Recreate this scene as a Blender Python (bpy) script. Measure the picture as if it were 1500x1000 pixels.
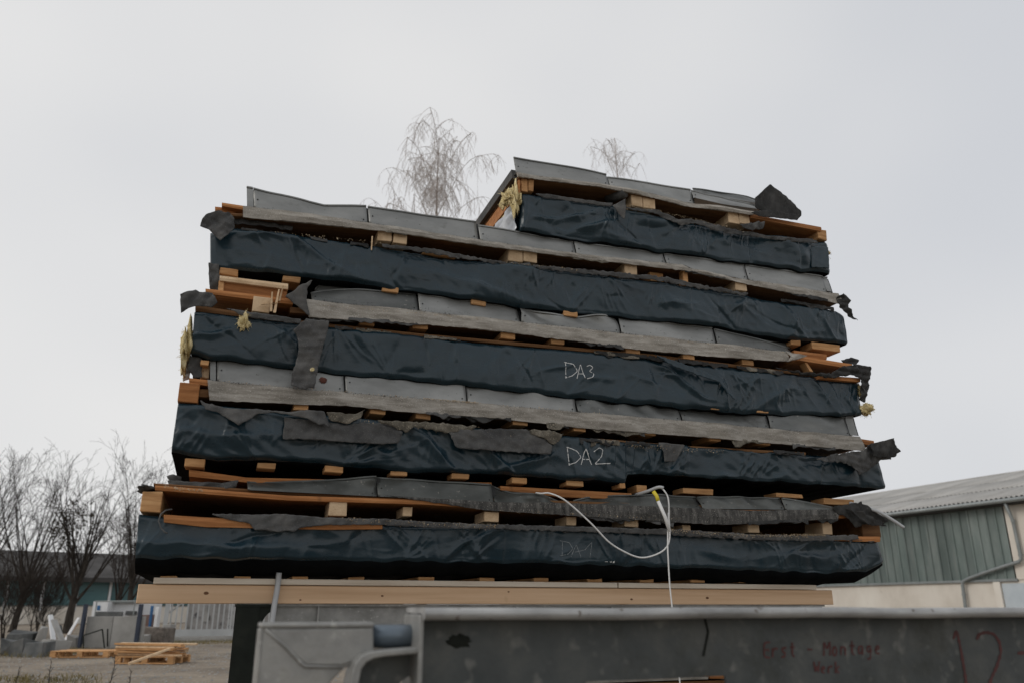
import bpy, bmesh, math, random
import numpy as np
from mathutils import Vector, Matrix

random.seed(7)
rng = np.random.default_rng(7)
R = math.radians
for o in list(bpy.data.objects):
    bpy.data.objects.remove(o)
SC = bpy.context.scene
COL = SC.collection

# ------------------------------------------------------------------ camera
EYE = 1.05
FPX = 1177.0                      # focal length in photo pixels (1500 wide)
PITCH = math.atan(390.0 / FPX)
cam = bpy.data.cameras.new("camera")
cam.sensor_width = 36.0
cam.lens = FPX * 36.0 / 1500.0
cam.clip_start = 0.05
cam.clip_end = 3000
cam.dof.use_dof = True
cam.dof.focus_distance = 4.45
cam.dof.aperture_fstop = 2.8
cam_o = bpy.data.objects.new("camera", cam)
cam_o.location = (0, 0, EYE)
cam_o.rotation_euler = (R(90) + PITCH, 0, 0)
COL.objects.link(cam_o)
SC.camera = cam_o

# ------------------------------------------------------------------ sky + sun
SUN_EL, SUN_AZ = R(34), R(-115)     # azimuth measured from +Y (view direction) towards +X
world = bpy.data.worlds.new("World")
SC.world = world
world.use_nodes = True
nt = world.node_tree
nt.nodes.clear()
n_out = nt.nodes.new("ShaderNodeOutputWorld")
n_bg = nt.nodes.new("ShaderNodeBackground")
n_sky = nt.nodes.new("ShaderNodeTexSky")
n_sky.sky_type = 'NISHITA'
n_sky.sun_disc = False
n_sky.sun_elevation = SUN_EL
n_sky.sun_rotation = SUN_AZ
n_sky.air_density = 1.0
n_sky.dust_density = 4.0
n_hs = nt.nodes.new("ShaderNodeHueSaturation")
n_hs.inputs["Saturation"].default_value = 0.5
nt.links.new(n_sky.outputs[0], n_hs.inputs["Color"])
# closed cloud cover: broad soft noise between two greys
n_tc = nt.nodes.new("ShaderNodeTexCoord")
n_map = nt.nodes.new("ShaderNodeMapping")
n_map.inputs["Scale"].default_value = (-1.0, 1.0, 1.6)
n_map.inputs["Location"].default_value = (2.1, 0.4, 0.3)
n_noi = nt.nodes.new("ShaderNodeTexNoise")
n_noi.inputs["Scale"].default_value = 0.9
n_noi.inputs["Detail"].default_value = 3.0
n_noi.inputs["Roughness"].default_value = 0.45
n_rmp = nt.nodes.new("ShaderNodeValToRGB")
n_rmp.color_ramp.elements[0].position = 0.3
n_rmp.color_ramp.elements[0].color = (0.64, 0.66, 0.70, 1)
n_rmp.color_ramp.elements[1].position = 0.68
n_rmp.color_ramp.elements[1].color = (0.93, 0.915, 0.89, 1)
nt.links.new(n_tc.outputs["Generated"], n_map.inputs[0])
nt.links.new(n_map.outputs[0], n_noi.inputs["Vector"])
nt.links.new(n_noi.outputs["Fac"], n_rmp.inputs[0])
n_mul = nt.nodes.new("ShaderNodeMixRGB")
n_mul.blend_type = 'MULTIPLY'
n_mul.inputs[0].default_value = 1.0
n_mul.inputs[2].default_value = (10.0, 10.0, 10.0, 1)
nt.links.new(n_rmp.outputs[0], n_mul.inputs[1])
n_mix = nt.nodes.new("ShaderNodeMixRGB")
n_mix.inputs[0].default_value = 0.90
nt.links.new(n_hs.outputs[0], n_mix.inputs[1])
nt.links.new(n_mul.outputs[0], n_mix.inputs[2])
nt.links.new(n_mix.outputs[0], n_bg.inputs["Color"])
n_bg.inputs["Strength"].default_value = 0.10
nt.links.new(n_bg.outputs[0], n_out.inputs[0])

sun = bpy.data.lights.new("sun", 'SUN')
sun.energy = 0.8
sun.angle = R(25)
sun.color = (1.0, 0.95, 0.88)
sun_o = bpy.data.objects.new("sun", sun)
sd = Vector((math.sin(SUN_AZ) * math.cos(SUN_EL), math.cos(SUN_AZ) * math.cos(SUN_EL), math.sin(SUN_EL)))
sun_o.rotation_euler = sd.to_track_quat('Z', 'Y').to_euler()
COL.objects.link(sun_o)

SC.render.engine = 'CYCLES'
SC.view_settings.view_transform = 'Standard'
SC.view_settings.look = 'None'
SC.view_settings.exposure = 0.0
SC.view_settings.gamma = 1.0

# ------------------------------------------------------------------ frames: world and the stack's own axes
fw = np.array([0, math.cos(PITCH), math.sin(PITCH)])
upv = np.array([0, -math.sin(PITCH), math.cos(PITCH)])
CAMP = np.array([0, 0, EYE])
ANG = R(19.7)
UA = np.array([math.cos(ANG), math.sin(ANG), 0.0])     # along the stack front
WA = np.array([-math.sin(ANG), math.cos(ANG), 0.0])    # into the stack
C0 = np.array([-1.6, 3.6, 0.0])

def ray(x, y):
    return FPX * fw + np.array([x - 750.0, 0, 0]) - (y - 500.0) * upv
def fp(x, y, v=0.0):
    """point of the stack's plane at depth v -> (u, z)"""
    d = ray(x, y)
    P = CAMP + d * (((C0 - CAMP) @ WA + v) / (d @ WA))
    return float((P - C0) @ UA), float(P[2])
def ep(x, y, u0):
    """point of the end plane u = u0 -> (v, z)"""
    d = ray(x, y)
    P = CAMP + d * (((C0 - CAMP) @ UA + u0) / (d @ UA))
    return float((P - C0) @ WA), float(P[2])
def gp(x, y, z=0.0):
    d = ray(x, y)
    return CAMP + d * ((z - EYE) / d[2])
def wp(x, y, Y):
    d = ray(x, y)
    return CAMP + d * (Y / d[1])

MS = Matrix(((UA[0], WA[0], 0, C0[0]), (UA[1], WA[1], 0, C0[1]), (0, 0, 1, 0), (0, 0, 0, 1)))
MW = Matrix.Identity(4)
OFF = {}

def props(o, label=None, cat=None, group=None, kind=None):
    if label: o["label"] = label
    if cat: o["category"] = cat
    if group: o["group"] = group
    if kind: o["kind"] = kind
    return o

def thing(name, off, label, cat, group=None, frame=MW):
    o = bpy.data.objects.new(name, None)
    o.empty_display_size = 0.1
    o.matrix_world = frame @ Matrix.Translation(Vector(off))
    COL.objects.link(o)
    OFF[o] = np.array(off, float)
    return props(o, label, cat, group)

def build(name, verts, faces, mat, parent=None, smooth=False, frame=MW, off=None, kind=None, label=None):
    """verts in frame coordinates; child of a thing or part, or a top-level mesh with its origin at off"""
    V = np.asarray(verts, float).reshape(-1, 3)
    if parent is not None:
        off = OFF[parent]
    elif off is None:
        off = np.array([(V[:, 0].min() + V[:, 0].max()) / 2, (V[:, 1].min() + V[:, 1].max()) / 2, V[:, 2].min()])
    off = np.array(off, float)
    me = bpy.data.meshes.new(name)
    me.from_pydata((V - off).tolist(), [], [tuple(f) for f in faces])
    me.update()
    bm = bmesh.new(); bm.from_mesh(me)
    if len(faces) < 60000: bmesh.ops.recalc_face_normals(bm, faces=bm.faces)
    bm.to_mesh(me); bm.free()
    if smooth:
        me.shade_smooth()
    me.materials.append(mat)
    o = bpy.data.objects.new(name, me)
    COL.objects.link(o)
    if parent is not None:
        o.parent = parent
    else:
        o.matrix_world = frame @ Matrix.Translation(Vector(off))
    OFF[o] = off
    if kind: o["kind"] = kind
    if label: o["label"] = label
    return o

def bevel(o, w=0.002, seg=1):
    m = o.modifiers.new("bevel", 'BEVEL'); m.width = w; m.segments = seg; m.limit_method = 'ANGLE'
    return o
def solid(o, t, off=0.0):
    m = o.modifiers.new("solid", 'SOLIDIFY'); m.thickness = t; m.offset = off
    return o

class MB:
    """collects shapes into one mesh"""
    def __init__(s): s.v = []; s.f = []
    def add(s, v, f):
        b = len(s.v)
        s.v.extend([tuple(p) for p in v]); s.f.extend([[i + b for i in q] for q in f])
        return s
    def box(s, a, b, jit=0.0):
        x0, y0, z0 = a; x1, y1, z1 = b
        v = [(x, y, z) for z in (z0, z1) for y in (y0, y1) for x in (x0, x1)]
        if jit: v = [tuple(c + random.uniform(-jit, jit) for c in p) for p in v]
        return s.add(v, [(0,2,3,1),(4,5,7,6),(0,1,5,4),(2,6,7,3),(0,4,6,2),(1,3,7,5)])
    def hexa(s, v8):
        return s.add(v8, [(0,2,3,1),(4,5,7,6),(0,1,5,4),(2,6,7,3),(0,4,6,2),(1,3,7,5)])
    def tube(s, pts, rad, n=8, cap=True):
        if n <= 4 and not cap:
            A = np.asarray(pts, float); m = len(A)
            if not hasattr(rad, '__len__'): rad = [rad] * m
            t = A[-1] - A[0]; t /= np.linalg.norm(t) + 1e-9
            a = np.array([0, 0, 1.0]) if abs(t[2]) < .9 else np.array([1.0, 0, 0])
            x = np.cross(t, a); x /= np.linalg.norm(x); y = np.cross(x, t)
            ang = np.arange(n) * 2 * math.pi / n
            off = np.cos(ang)[:, None] * x + np.sin(ang)[:, None] * y
            V = (A[:, None, :] + np.asarray(rad)[:, None, None] * off[None]).reshape(-1, 3).tolist()
            b = len(s.v); s.v.extend(V)
            for i in range(m - 1):
                for k in range(n):
                    k2 = (k + 1) % n
                    s.f.append((b+i*n+k, b+i*n+k2, b+(i+1)*n+k2, b+(i+1)*n+k))
            return s
        pts = [np.array(p, float) for p in pts]
        if not hasattr(rad, '__len__'): rad = [rad] * len(pts)
        rings = []; prev = None
        for i, p in enumerate(pts):
            t = pts[min(i + 1, len(pts) - 1)] - pts[max(i - 1, 0)]
            t = t / (np.linalg.norm(t) + 1e-9)
            if prev is None:
                a = np.array([0, 0, 1.0]) if abs(t[2]) < 0.9 else np.array([1.0, 0, 0])
            else: a = prev
            x = np.cross(t, a); x /= (np.linalg.norm(x) + 1e-9); y = np.cross(x, t); prev = y
            rings.append([p + rad[i] * (math.cos(2*math.pi*k/n) * x + math.sin(2*math.pi*k/n) * y) for k in range(n)])
        v = [q for r in rings for q in r]; f = []
        for i in range(len(pts) - 1):
            for k in range(n):
                f.append((i*n+k, i*n+(k+1)%n, (i+1)*n+(k+1)%n, (i+1)*n+k))
        if cap:
            f.append(tuple(range(n))[::-1]); f.append(tuple((len(pts)-1)*n+k for k in range(n)))
        return s.add(v, f)
    def prism(s, poly, y0, y1, axis=1):
        """poly of (a, b) extruded along axis (1: v/y, 0: u/x, 2: z)"""
        n = len(poly)
        def mk(a, b, c): return {1: (a, c, b), 0: (c, a, b), 2: (a, b, c)}[axis]
        v = [mk(a, b, y0) for a, b in poly] + [mk(a, b, y1) for a, b in poly]
        f = [tuple(range(n)), tuple(range(2*n-1, n-1, -1))] + [(i, (i+1) % n, n+(i+1) % n, n+i) for i in range(n)]
        return s.add(v, f)
    def build(s, name, mat, parent=None, **k): return build(name, s.v, s.f, mat, parent, **k)

# ------------------------------------------------------------------ materials
def new_mat(name):
    m = bpy.data.materials.new(name); m.use_nodes = True
    t = m.node_tree; b = t.nodes["Principled BSDF"]
    return m, t, b

def surf(name, cols, scale=4.0, stretch=(1, 1, 1), rough=0.7, metal=0.0, spec=0.4, bump=0.0, bscale=60.0,
         bstretch=None, spots=None, detail=6.0, rand=0.0, rough_var=0.0, dirt=None, bdist=0.01):
    """noise-mixed colours (+ speckles, + per-object value shift, + bump)"""
    m, t, b = new_mat(name)
    L = t.links.new
    tc = t.nodes.new("ShaderNodeTexCoord")
    oi = t.nodes.new("ShaderNodeObjectInfo")
    add = t.nodes.new("ShaderNodeVectorMath"); add.operation = 'MULTIPLY_ADD'
    add.inputs[1].default_value = (13.7, 7.1, 5.3)
    L(oi.outputs["Random"], add.inputs[0]); L(tc.outputs["Object"], add.inputs[2])
    def noise(sc, st, det=detail, ro=0.6):
        mp = t.nodes.new("ShaderNodeMapping"); mp.inputs["Scale"].default_value = st
        L(add.outputs[0], mp.inputs[0])
        n = t.nodes.new("ShaderNodeTexNoise"); n.inputs["Scale"].default_value = sc
        n.inputs["Detail"].default_value = det; n.inputs["Roughness"].default_value = ro
        L(mp.outputs[0], n.inputs["Vector"])
        return n
    n1 = noise(scale, stretch)
    rp = t.nodes.new("ShaderNodeValToRGB")
    e = rp.color_ramp.elements
    k = len(cols)
    for i, c in enumerate(cols):
        pos = 0.32 + 0.36 * i / max(1, k - 1)
        if i < 2: e[i].position = pos; e[i].color = (*c, 1)
        else:
            q = e.new(pos); q.color = (*c, 1)
    if k == 1: e[1].color = (*cols[0], 1)
    L(n1.outputs["Fac"], rp.inputs[0])
    cur = rp.outputs[0]
    if spots:
        sc, thr, c, soft = spots
        n2 = noise(sc, (1, 1, 1), 2.0)
        r2 = t.nodes.new("ShaderNodeValToRGB")
        r2.color_ramp.elements[0].position = thr; r2.color_ramp.elements[1].position = thr + soft
        r2.color_ramp.elements[0].color = (0, 0, 0, 1); r2.color_ramp.elements[1].color = (1, 1, 1, 1)
        L(n2.outputs["Fac"], r2.inputs[0])
        mx = t.nodes.new("ShaderNodeMixRGB"); L(r2.outputs[0], mx.inputs[0]); L(cur, mx.inputs[1])
        mx.inputs[2].default_value = (*c, 1); cur = mx.outputs[0]
    if dirt:
        sc, thr, c, soft = dirt
        n2 = noise(sc, (1, 1, 1), 8.0, 0.7)
        r2 = t.nodes.new("ShaderNodeValToRGB")
        r2.color_ramp.elements[0].position = thr; r2.color_ramp.elements[1].position = thr + soft
        r2.color_ramp.elements[0].color = (0, 0, 0, 1); r2.color_ramp.elements[1].color = (.85, .85, .85, 1)
        L(n2.outputs["Fac"], r2.inputs[0])
        mx = t.nodes.new("ShaderNodeMixRGB"); L(r2.outputs[0], mx.inputs[0]); L(cur, mx.inputs[1])
        mx.inputs[2].default_value = (*c, 1); cur = mx.outputs[0]
    if rand:
        mr = t.nodes.new("ShaderNodeMapRange")
        mr.inputs["To Min"].default_value = 1 - rand; mr.inputs["To Max"].default_value = 1 + rand
        L(oi.outputs["Random"], mr.inputs["Value"])
        hs = t.nodes.new("ShaderNodeHueSaturation"); L(mr.outputs[0], hs.inputs["Value"]); L(cur, hs.inputs["Color"])
        cur = hs.outputs[0]
    L(cur, b.inputs["Base Color"])
    b.inputs["Roughness"].default_value = rough
    if rough_var:
        n3 = noise(scale * 2.3, stretch)
        mr = t.nodes.new("ShaderNodeMapRange")
        mr.inputs["From Min"].default_value = .3; mr.inputs["From Max"].default_value = .7
        mr.inputs["To Min"].default_value = rough - rough_var; mr.inputs["To Max"].default_value = rough + rough_var
        L(n3.outputs["Fac"], mr.inputs["Value"]); L(mr.outputs[0], b.inputs["Roughness"])
    b.inputs["Metallic"].default_value = metal
    b.inputs["Specular IOR Level"].default_value = spec
    if bump:
        n4 = noise(bscale, bstretch or (1, 1, 1), 4.0)
        bp = t.nodes.new("ShaderNodeBump"); bp.inputs["Strength"].default_value = bump
        bp.inputs["Distance"].default_value = bdist
        L(n4.outputs["Fac"], bp.inputs["Height"]); L(bp.outputs[0], b.inputs["Normal"])
    return m

M = {}
M["membrane"] = surf("navy_membrane", [(.0055, .0185, .0275), (.008, .0245, .0355), (.012, .030, .042)], 3.0, (1, 1, 2), .29, 0, .46, 0, 260, None, None, 6, 0, .08, (8, .66, (.034, .047, .055), .16), .002)
def crinkle(m):
    t = m.node_tree; b = t.nodes["Principled BSDF"]; L = t.links.new
    tc = t.nodes.new("ShaderNodeTexCoord")
    hs = []
    for sc, rot, st in ((9.0, .5, (1, 1, 2.6)), (15.0, -.6, (1, 1, 2.2)), (34.0, 1.2, (1, 1, 1.5))):
        mp = t.nodes.new("ShaderNodeMapping"); mp.inputs["Scale"].default_value = st; mp.inputs["Rotation"].default_value = (0, rot, 0)
        L(tc.outputs["Object"], mp.inputs[0])
        n = t.nodes.new("ShaderNodeTexNoise"); n.noise_type = 'RIDGED_MULTIFRACTAL'
        n.inputs["Scale"].default_value = sc; n.inputs["Detail"].default_value = 2.0; n.inputs["Distortion"].default_value = .35
        L(mp.outputs[0], n.inputs["Vector"]); hs.append((n.outputs["Fac"], 9.0 / sc))
    cur = None
    for o, w in hs:
        mu = t.nodes.new("ShaderNodeMath"); mu.operation = 'MULTIPLY'; mu.inputs[1].default_value = w; L(o, mu.inputs[0])
        if cur is None: cur = mu.outputs[0]
        else:
            ad = t.nodes.new("ShaderNodeMath"); ad.operation = 'ADD'; L(cur, ad.inputs[0]); L(mu.outputs[0], ad.inputs[1]); cur = ad.outputs[0]
    bp = t.nodes.new("ShaderNodeBump"); bp.inputs["Strength"].default_value = .40; bp.inputs["Distance"].default_value = .0035
    L(cur, bp.inputs["Height"]); L(bp.outputs[0], b.inputs["Normal"])
crinkle(M["membrane"])
M["underside_shade"] = surf("shaded_black_underside", [(.005, .006, .007), (.009, .010, .011)], 9, (1, 1, 1), 1.0, 0, .02)  # near-black and matt: the underside's shade is put into the colour
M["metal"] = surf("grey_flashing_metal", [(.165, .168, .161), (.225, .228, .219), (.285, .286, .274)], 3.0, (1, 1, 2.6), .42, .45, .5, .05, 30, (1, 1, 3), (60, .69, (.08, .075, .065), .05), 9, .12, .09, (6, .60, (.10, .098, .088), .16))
M["metal_mid"] = surf("mid_dark_flashing_metal", [(.085, .09, .086), (.13, .135, .13), (.18, .184, .176)], 4.0, (1, 1, 2.0), .42, .4, .5, .05, 30, None, (50, .67, (.24, .23, .21), .06), 9, .12, .09, (6, .58, (.05, .048, .04), .14))  # mid-dark copy of the flashing metal for crushed and bent-back sheets
M["metal_dirty"] = surf("dirty_shaded_flashing_metal", [(.05, .054, .050), (.085, .09, .084), (.13, .135, .126)], 4.0, (1, 1, 2.0), .45, .3, .5, .05, 30, None, (50, .66, (.20, .19, .17), .06), 9, .12, .09, (6, .56, (.035, .034, .028), .14))  # darker copy for the lowest element: dirt plus painted shade from the overhang
M["joint"] = surf("dark_seam_shade_and_screws", [(.02, .021, .021), (.035, .036, .036)], 30, (1, 1, 1), .7)  # seam shadow painted near-black; screw heads share it
M["felt"] = surf("grey_bitumen_felt", [(.055, .056, .057), (.085, .085, .084), (.125, .122, .117)], 7, (1, 1, 1), .92, 0, .2, .7, 420, None, (300, .63, (.21, .20, .185), .05), 8, .12, 0, None, .004)
M["strip"] = surf("weathered_felt_strip", [(.20, .184, .158), (.30, .279, .246), (.42, .396, .357)], 11, (.7, .7, 4.0), .93, 0, .2, .6, 380, None, (240, .62, (.60, .575, .53), .05), 10, .08, 0, (14, .63, (.10, .092, .082), .12), .004)
M["felt_black"] = surf("black_bitumen_felt", [(.014, .014, .014), (.026, .026, .025), (.05, .049, .047)], 9, (1, 1, 1), .8, 0, .35, .6, 300, None, (200, .66, (.13, .125, .115), .05), 8, .1, 0, None, .004)
M["felt_dusty"] = surf("dust_covered_felt", [(.075, .068, .056), (.135, .122, .10), (.22, .20, .165)], 18, (1, 1, 1), .95, 0, .1, .8, 300, None, (160, .60, (.34, .30, .23), .05), 9, .1, 0, None, .005)
M["strip_dirty_shaded"] = surf("sooty_shaded_felt_strip", [(.035, .035, .034), (.075, .073, .069), (.15, .145, .135)], 22, (2.0, 2.0, .5), .93, 0, .2, .7, 380, None, (200, .63, (.34, .32, .29), .05), 10, .08, 0, (7, .58, (.03, .03, .028), .14), .004)  # darker strip for the lowest element: soot plus shade painted in
M["wood"] = surf("sawn_softwood", [(.36, .185, .078), (.48, .262, .115), (.58, .345, .165)], 5, (1.2, 1.2, 14), .75, 0, .25, .25, 40, (1, 1, 12), None, 6, .20)
M["wood_u"] = surf("softwood_board", [(.27, .108, .036), (.39, .165, .058), (.48, .225, .088)], 4, (1.0, 9, 14), .75, 0, .25, .25, 30, (.6, 6, 14), (9, .70, (.16, .075, .03), .1), 6, .16)
M["sheath"] = surf("brown_sheathing", [(.10, .048, .02), (.16, .080, .034), (.22, .118, .055)], 4, (.9, 7, 8), .8, 0, .2, .2, 30, (.6, 6, 10), None, 6, .1)
M["endgrain"] = surf("pale_block_wood", [(.46, .32, .19), (.60, .44, .28), (.70, .53, .35)], 9, (1, 1, 1), .8, 0, .2, .3, 90, None, (30, .66, (.33, .21, .11), .08), 6, .16)
M["beam"] = surf("planed_spruce_beam", [(.53, .345, .205), (.63, .43, .27), (.70, .495, .325)], 2.2, (.4, 6, 11), .62, 0, .3, .08, 40, (.4, 6, 20), (3.4, .735, (.30, .16, .07), .06), 6, 0)
M["knot"] = surf("dark_knot_wood", [(.09, .04, .018), (.17, .08, .035)], 120, (1, 1, 1), .7)
M["plank"] = surf("pale_plank", [(.52, .44, .35), (.64, .56, .46), (.72, .65, .55)], 4, (.6, 6, 8), .8, 0, .2, .1, 40, (1, 8, 8))
M["wool"] = surf("yellow_insulation", [(.48, .38, .18), (.66, .55, .30), (.78, .68, .44)], 25, (1, 1, 1), .95, 0, .1, .8, 90, None, None, 8)
M["foil"] = surf("silver_grey_foil", [(.25, .27, .29), (.42, .44, .47), (.60, .62, .64)], 5, (1, 1, 1), .38, .3, .5, .3, 12)
M["chalk"] = surf("white_chalk", [(.55, .56, .56), (.75, .75, .74)], 60, (1, 1, 1), .9, 0, .1)
M["chalk_dim"] = surf("faint_chalk", [(.18, .20, .21), (.32, .34, .35)], 60, (1, 1, 1), .9, 0, .1)
M["dust"] = surf("sawdust_crumbs", [(.30, .20, .11), (.46, .36, .24), (.55, .47, .36)], 60, (1, 1, 1), .95, 0, .1)
M["white_cable"] = surf("white_cable", [(.70, .70, .69), (.78, .78, .77)], 8, (1, 1, 1), .4, 0, .4)
M["yellow"] = surf("yellow_tape", [(.62, .50, .03), (.72, .58, .06)], 8, (1, 1, 1), .5)
M["conduit"] = surf("grey_conduit", [(.36, .37, .38), (.44, .45, .46)], 8, (1, 1, 1), .45)
M["galv"] = surf("galvanised_steel", [(.20, .20, .19), (.27, .27, .26), (.36, .355, .335)], 9, (1, 1, 1), .50, .45, .5, .12, 50, None, (40, .62, (.40, .40, .38), .12), 8, 0, .1, (4.5, .60, (.13, .125, .105), .16))
M["galv_shaded"] = surf("shaded_galvanised_web", [(.052, .060, .062), (.075, .083, .083), (.11, .114, .108)], 6, (1, 1, 1), .55, .35, .5, .12, 40, None, (18, .58, (.19, .19, .178), .2), 8, 0, .08, (3.5, .55, (.035, .036, .026), .2))  # darker galvanised copy: shade under the flange and inside the arch painted in
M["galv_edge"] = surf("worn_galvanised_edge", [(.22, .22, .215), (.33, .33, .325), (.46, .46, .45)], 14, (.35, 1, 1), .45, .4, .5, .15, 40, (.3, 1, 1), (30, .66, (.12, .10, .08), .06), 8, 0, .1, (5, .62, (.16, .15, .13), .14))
M["steel_green"] = surf("dark_green_steel", [(.008, .010, .008), (.012, .015, .012), (.02, .023, .018)], 8, (1, 1, 1), .7, 0, .18, .1, 60)
M["blue_pipe"] = surf("blue_grey_pipe", [(.10, .13, .16), (.16, .19, .22)], 9, (1, 1, 1), .4, .5, .5)
M["red_marker"] = surf("red_marker", [(.075, .028, .027), (.105, .036, .034)], 40, (1, 1, 1), .7)
M["rust"] = surf("rust_patch", [(.09, .035, .025), (.14, .05, .035)], 60, (1, 1, 1), .9)
M["ground"] = surf("yard_gravel", [(.14, .118, .094), (.215, .182, .145), (.30, .256, .20)], 0.55, (1, 1, 1), .95, 0, .15, .8, 9, None, (14, .60, (.36, .31, .245), .08), 12, 0, 0, (1.3, .60, (.075, .065, .055), .12), .03)
M["bark"] = surf("grey_brown_bark", [(.03, .026, .022), (.05, .043, .037), (.075, .065, .055)], 6, (1, 1, .4), .95, 0, .1, .5, 20)
M["bark_light"] = surf("pale_birch_bark", [(.24, .20, .175), (.36, .315, .285), (.50, .455, .42)], 5, (1, 1, 2), .9, 0, .1)
M["twig"] = surf("dark_twigs", [(.028, .023, .02), (.045, .037, .032)], 3, (1, 1, 1), .9, 0, .1)
M["twig_birch"] = surf("birch_twigs", [(.42, .37, .34), (.54, .49, .46)], 3, (1, 1, 1), .9, 0, .1)
M["leaf"] = surf("withered_leaves", [(.035, .03, .022), (.06, .05, .035)], 6, (1, 1, 1), .9, 0, .1)
M["clad"] = surf("green_fibre_cladding", [(.095, .123, .115), (.135, .167, .157), (.19, .218, .206)], 1.0, (2.0, 2.0, .45), .55, 0, .4, .05, 10, None, None, 8, .20, 0, (1.6, .62, (.17, .185, .17), .2))
M["plaster"] = surf("cream_plaster", [(.56, .51, .44), (.66, .61, .54), (.72, .68, .61)], .8, (1, 1, .6), .9, 0, .2, .1, 30, None, None, 9, 0, 0, (1.4, .66, (.36, .31, .25), .14))
M["roofing"] = surf("weathered_corrugated_roof", [(.28, .275, .26), (.39, .38, .362), (.46, .45, .43)], .5, (1, 1, 1), .9, 0, .2, .15, 20, None, None, 9, .06, 0, (.9, .585, (.24, .22, .19), .12))
M["gutter"] = surf("grey_zinc_gutter", [(.20, .22, .22), (.28, .30, .30)], 3, (1, 1, 1), .5, .4, .5)
M["pale_door"] = surf("pale_blue_door", [(.42, .47, .51), (.50, .55, .58)], 2, (1, 1, 1), .6)
M["teal"] = surf("teal_glazing_panel", [(.04, .11, .12), (.065, .15, .16)], .6, (1, 1, 1), .4, 0, .5, 0, 10, None, None, 5, .15)
M["dark_roof"] = surf("dark_grey_roof", [(.045, .043, .042), (.065, .062, .06), (.09, .087, .085)], .5, (1, 1, 1), .9, 0, .2, .1, 4)
M["white_paint"] = surf("white_paint", [(.62, .63, .64), (.74, .75, .76)], 2, (1, 1, 1), .6)
M["gate_paint"] = surf("grey_white_gate_paint", [(.36, .37, .37), (.46, .47, .47)], 2, (1, 1, 1), .6)
M["concrete"] = surf("grey_concrete", [(.22, .215, .205), (.30, .295, .28), (.36, .35, .335)], 1.6, (1, 1, 1), .95, 0, .2, .2, 20, None, None, 8, .18)
M["dark_conc"] = surf("dark_wet_concrete", [(.06, .065, .068), (.11, .115, .115), (.17, .17, .165)], 2.4, (1, 1, 1), .9, 0, .2, .4, 12, None, None, 8, .25)
M["granite"] = surf("brown_granite", [(.08, .07, .062), (.14, .12, .105), (.20, .175, .15)], 7, (1, 1, 1), .85, 0, .3, .3, 20, (1, 1, 1), (30, .6, (.28, .25, .22), .08), 8)
M["blue_paint"] = surf("blue_paint", [(.02, .09, .22), (.03, .13, .30)], 3, (1, 1, 1), .5)
M["navy_post"] = surf("dark_blue_post", [(.018, .026, .045), (.03, .04, .065)], 3, (1, 1, 1), .5)
M["brick_red"] = surf("brownish_block", [(.14, .085, .07), (.20, .13, .11)], 3, (1, 1, 1), .9)
M["grass"] = surf("dry_winter_grass", [(.10, .095, .035), (.20, .165, .075), (.30, .245, .13)], 3, (1, 1, 1), .95, 0, .1, 0, 10, None, None, 5, .2)
M["graffiti"] = surf("painted_wall", [(.16, .155, .15), (.27, .26, .25), (.36, .35, .34)], 1.4, (1, 1, 1), .9, 0, .2, 0, 10, (2.2, .60, (.46, .46, .45), .05), None, 6, 0, 0, (1.5, .60, (.06, .06, .065), .05))

# ------------------------------------------------------------------ ground
gv, gf = [], []
xs = np.concatenate([[-900, -300, -120, -60], np.linspace(-34, 34, 60), [60, 120, 300, 900]])
ys = np.concatenate([[-400, -60, -20], np.linspace(-6, 60, 66), [80, 140, 300, 1200]])
for y in ys:
    for x in xs:
        near = 1.0 if (abs(x) < 34 and -6 < y < 60) else 0
        gv.append((x, y, -0.012 + near * 0.012 * (math.sin(x * 1.7 + y * .6) * math.sin(y * 1.1 - x * .3) - .3)))
for j in range(len(ys) - 1):
    for i in range(len(xs) - 1):
        a = j * len(xs) + i
        gf.append((a, a + 1, a + 1 + len(xs), a + len(xs)))
g = build("ground", gv, gf, M["ground"], None, True, off=(0, 0, 0)); g["kind"] = "structure"
g["label"] = "pale gravel yard with darker wet patches"

# ------------------------------------------------------------------ stack helpers
def pl(px, v=0.0):
    """pixel polyline on the plane at depth v -> sorted (u), (z)"""
    a = np.array([fp(x, y, v) for x, y in px])
    return a[:, 0], a[:, 1]

def sines(seed, n, wl0, wl1, amp):
    r = np.random.default_rng(seed)
    return [(r.uniform(0, 6.28), 2 * math.pi / r.uniform(wl0, wl1), r.uniform(0, 6.28), amp * r.uniform(.4, 1)) for _ in range(n)]
def sn(S, a, b):
    h = 0
    for th, k, ph, am in S:
        h = h + am * np.sin(k * (a * math.cos(th) + b * math.sin(th)) + ph)
    return h

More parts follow.
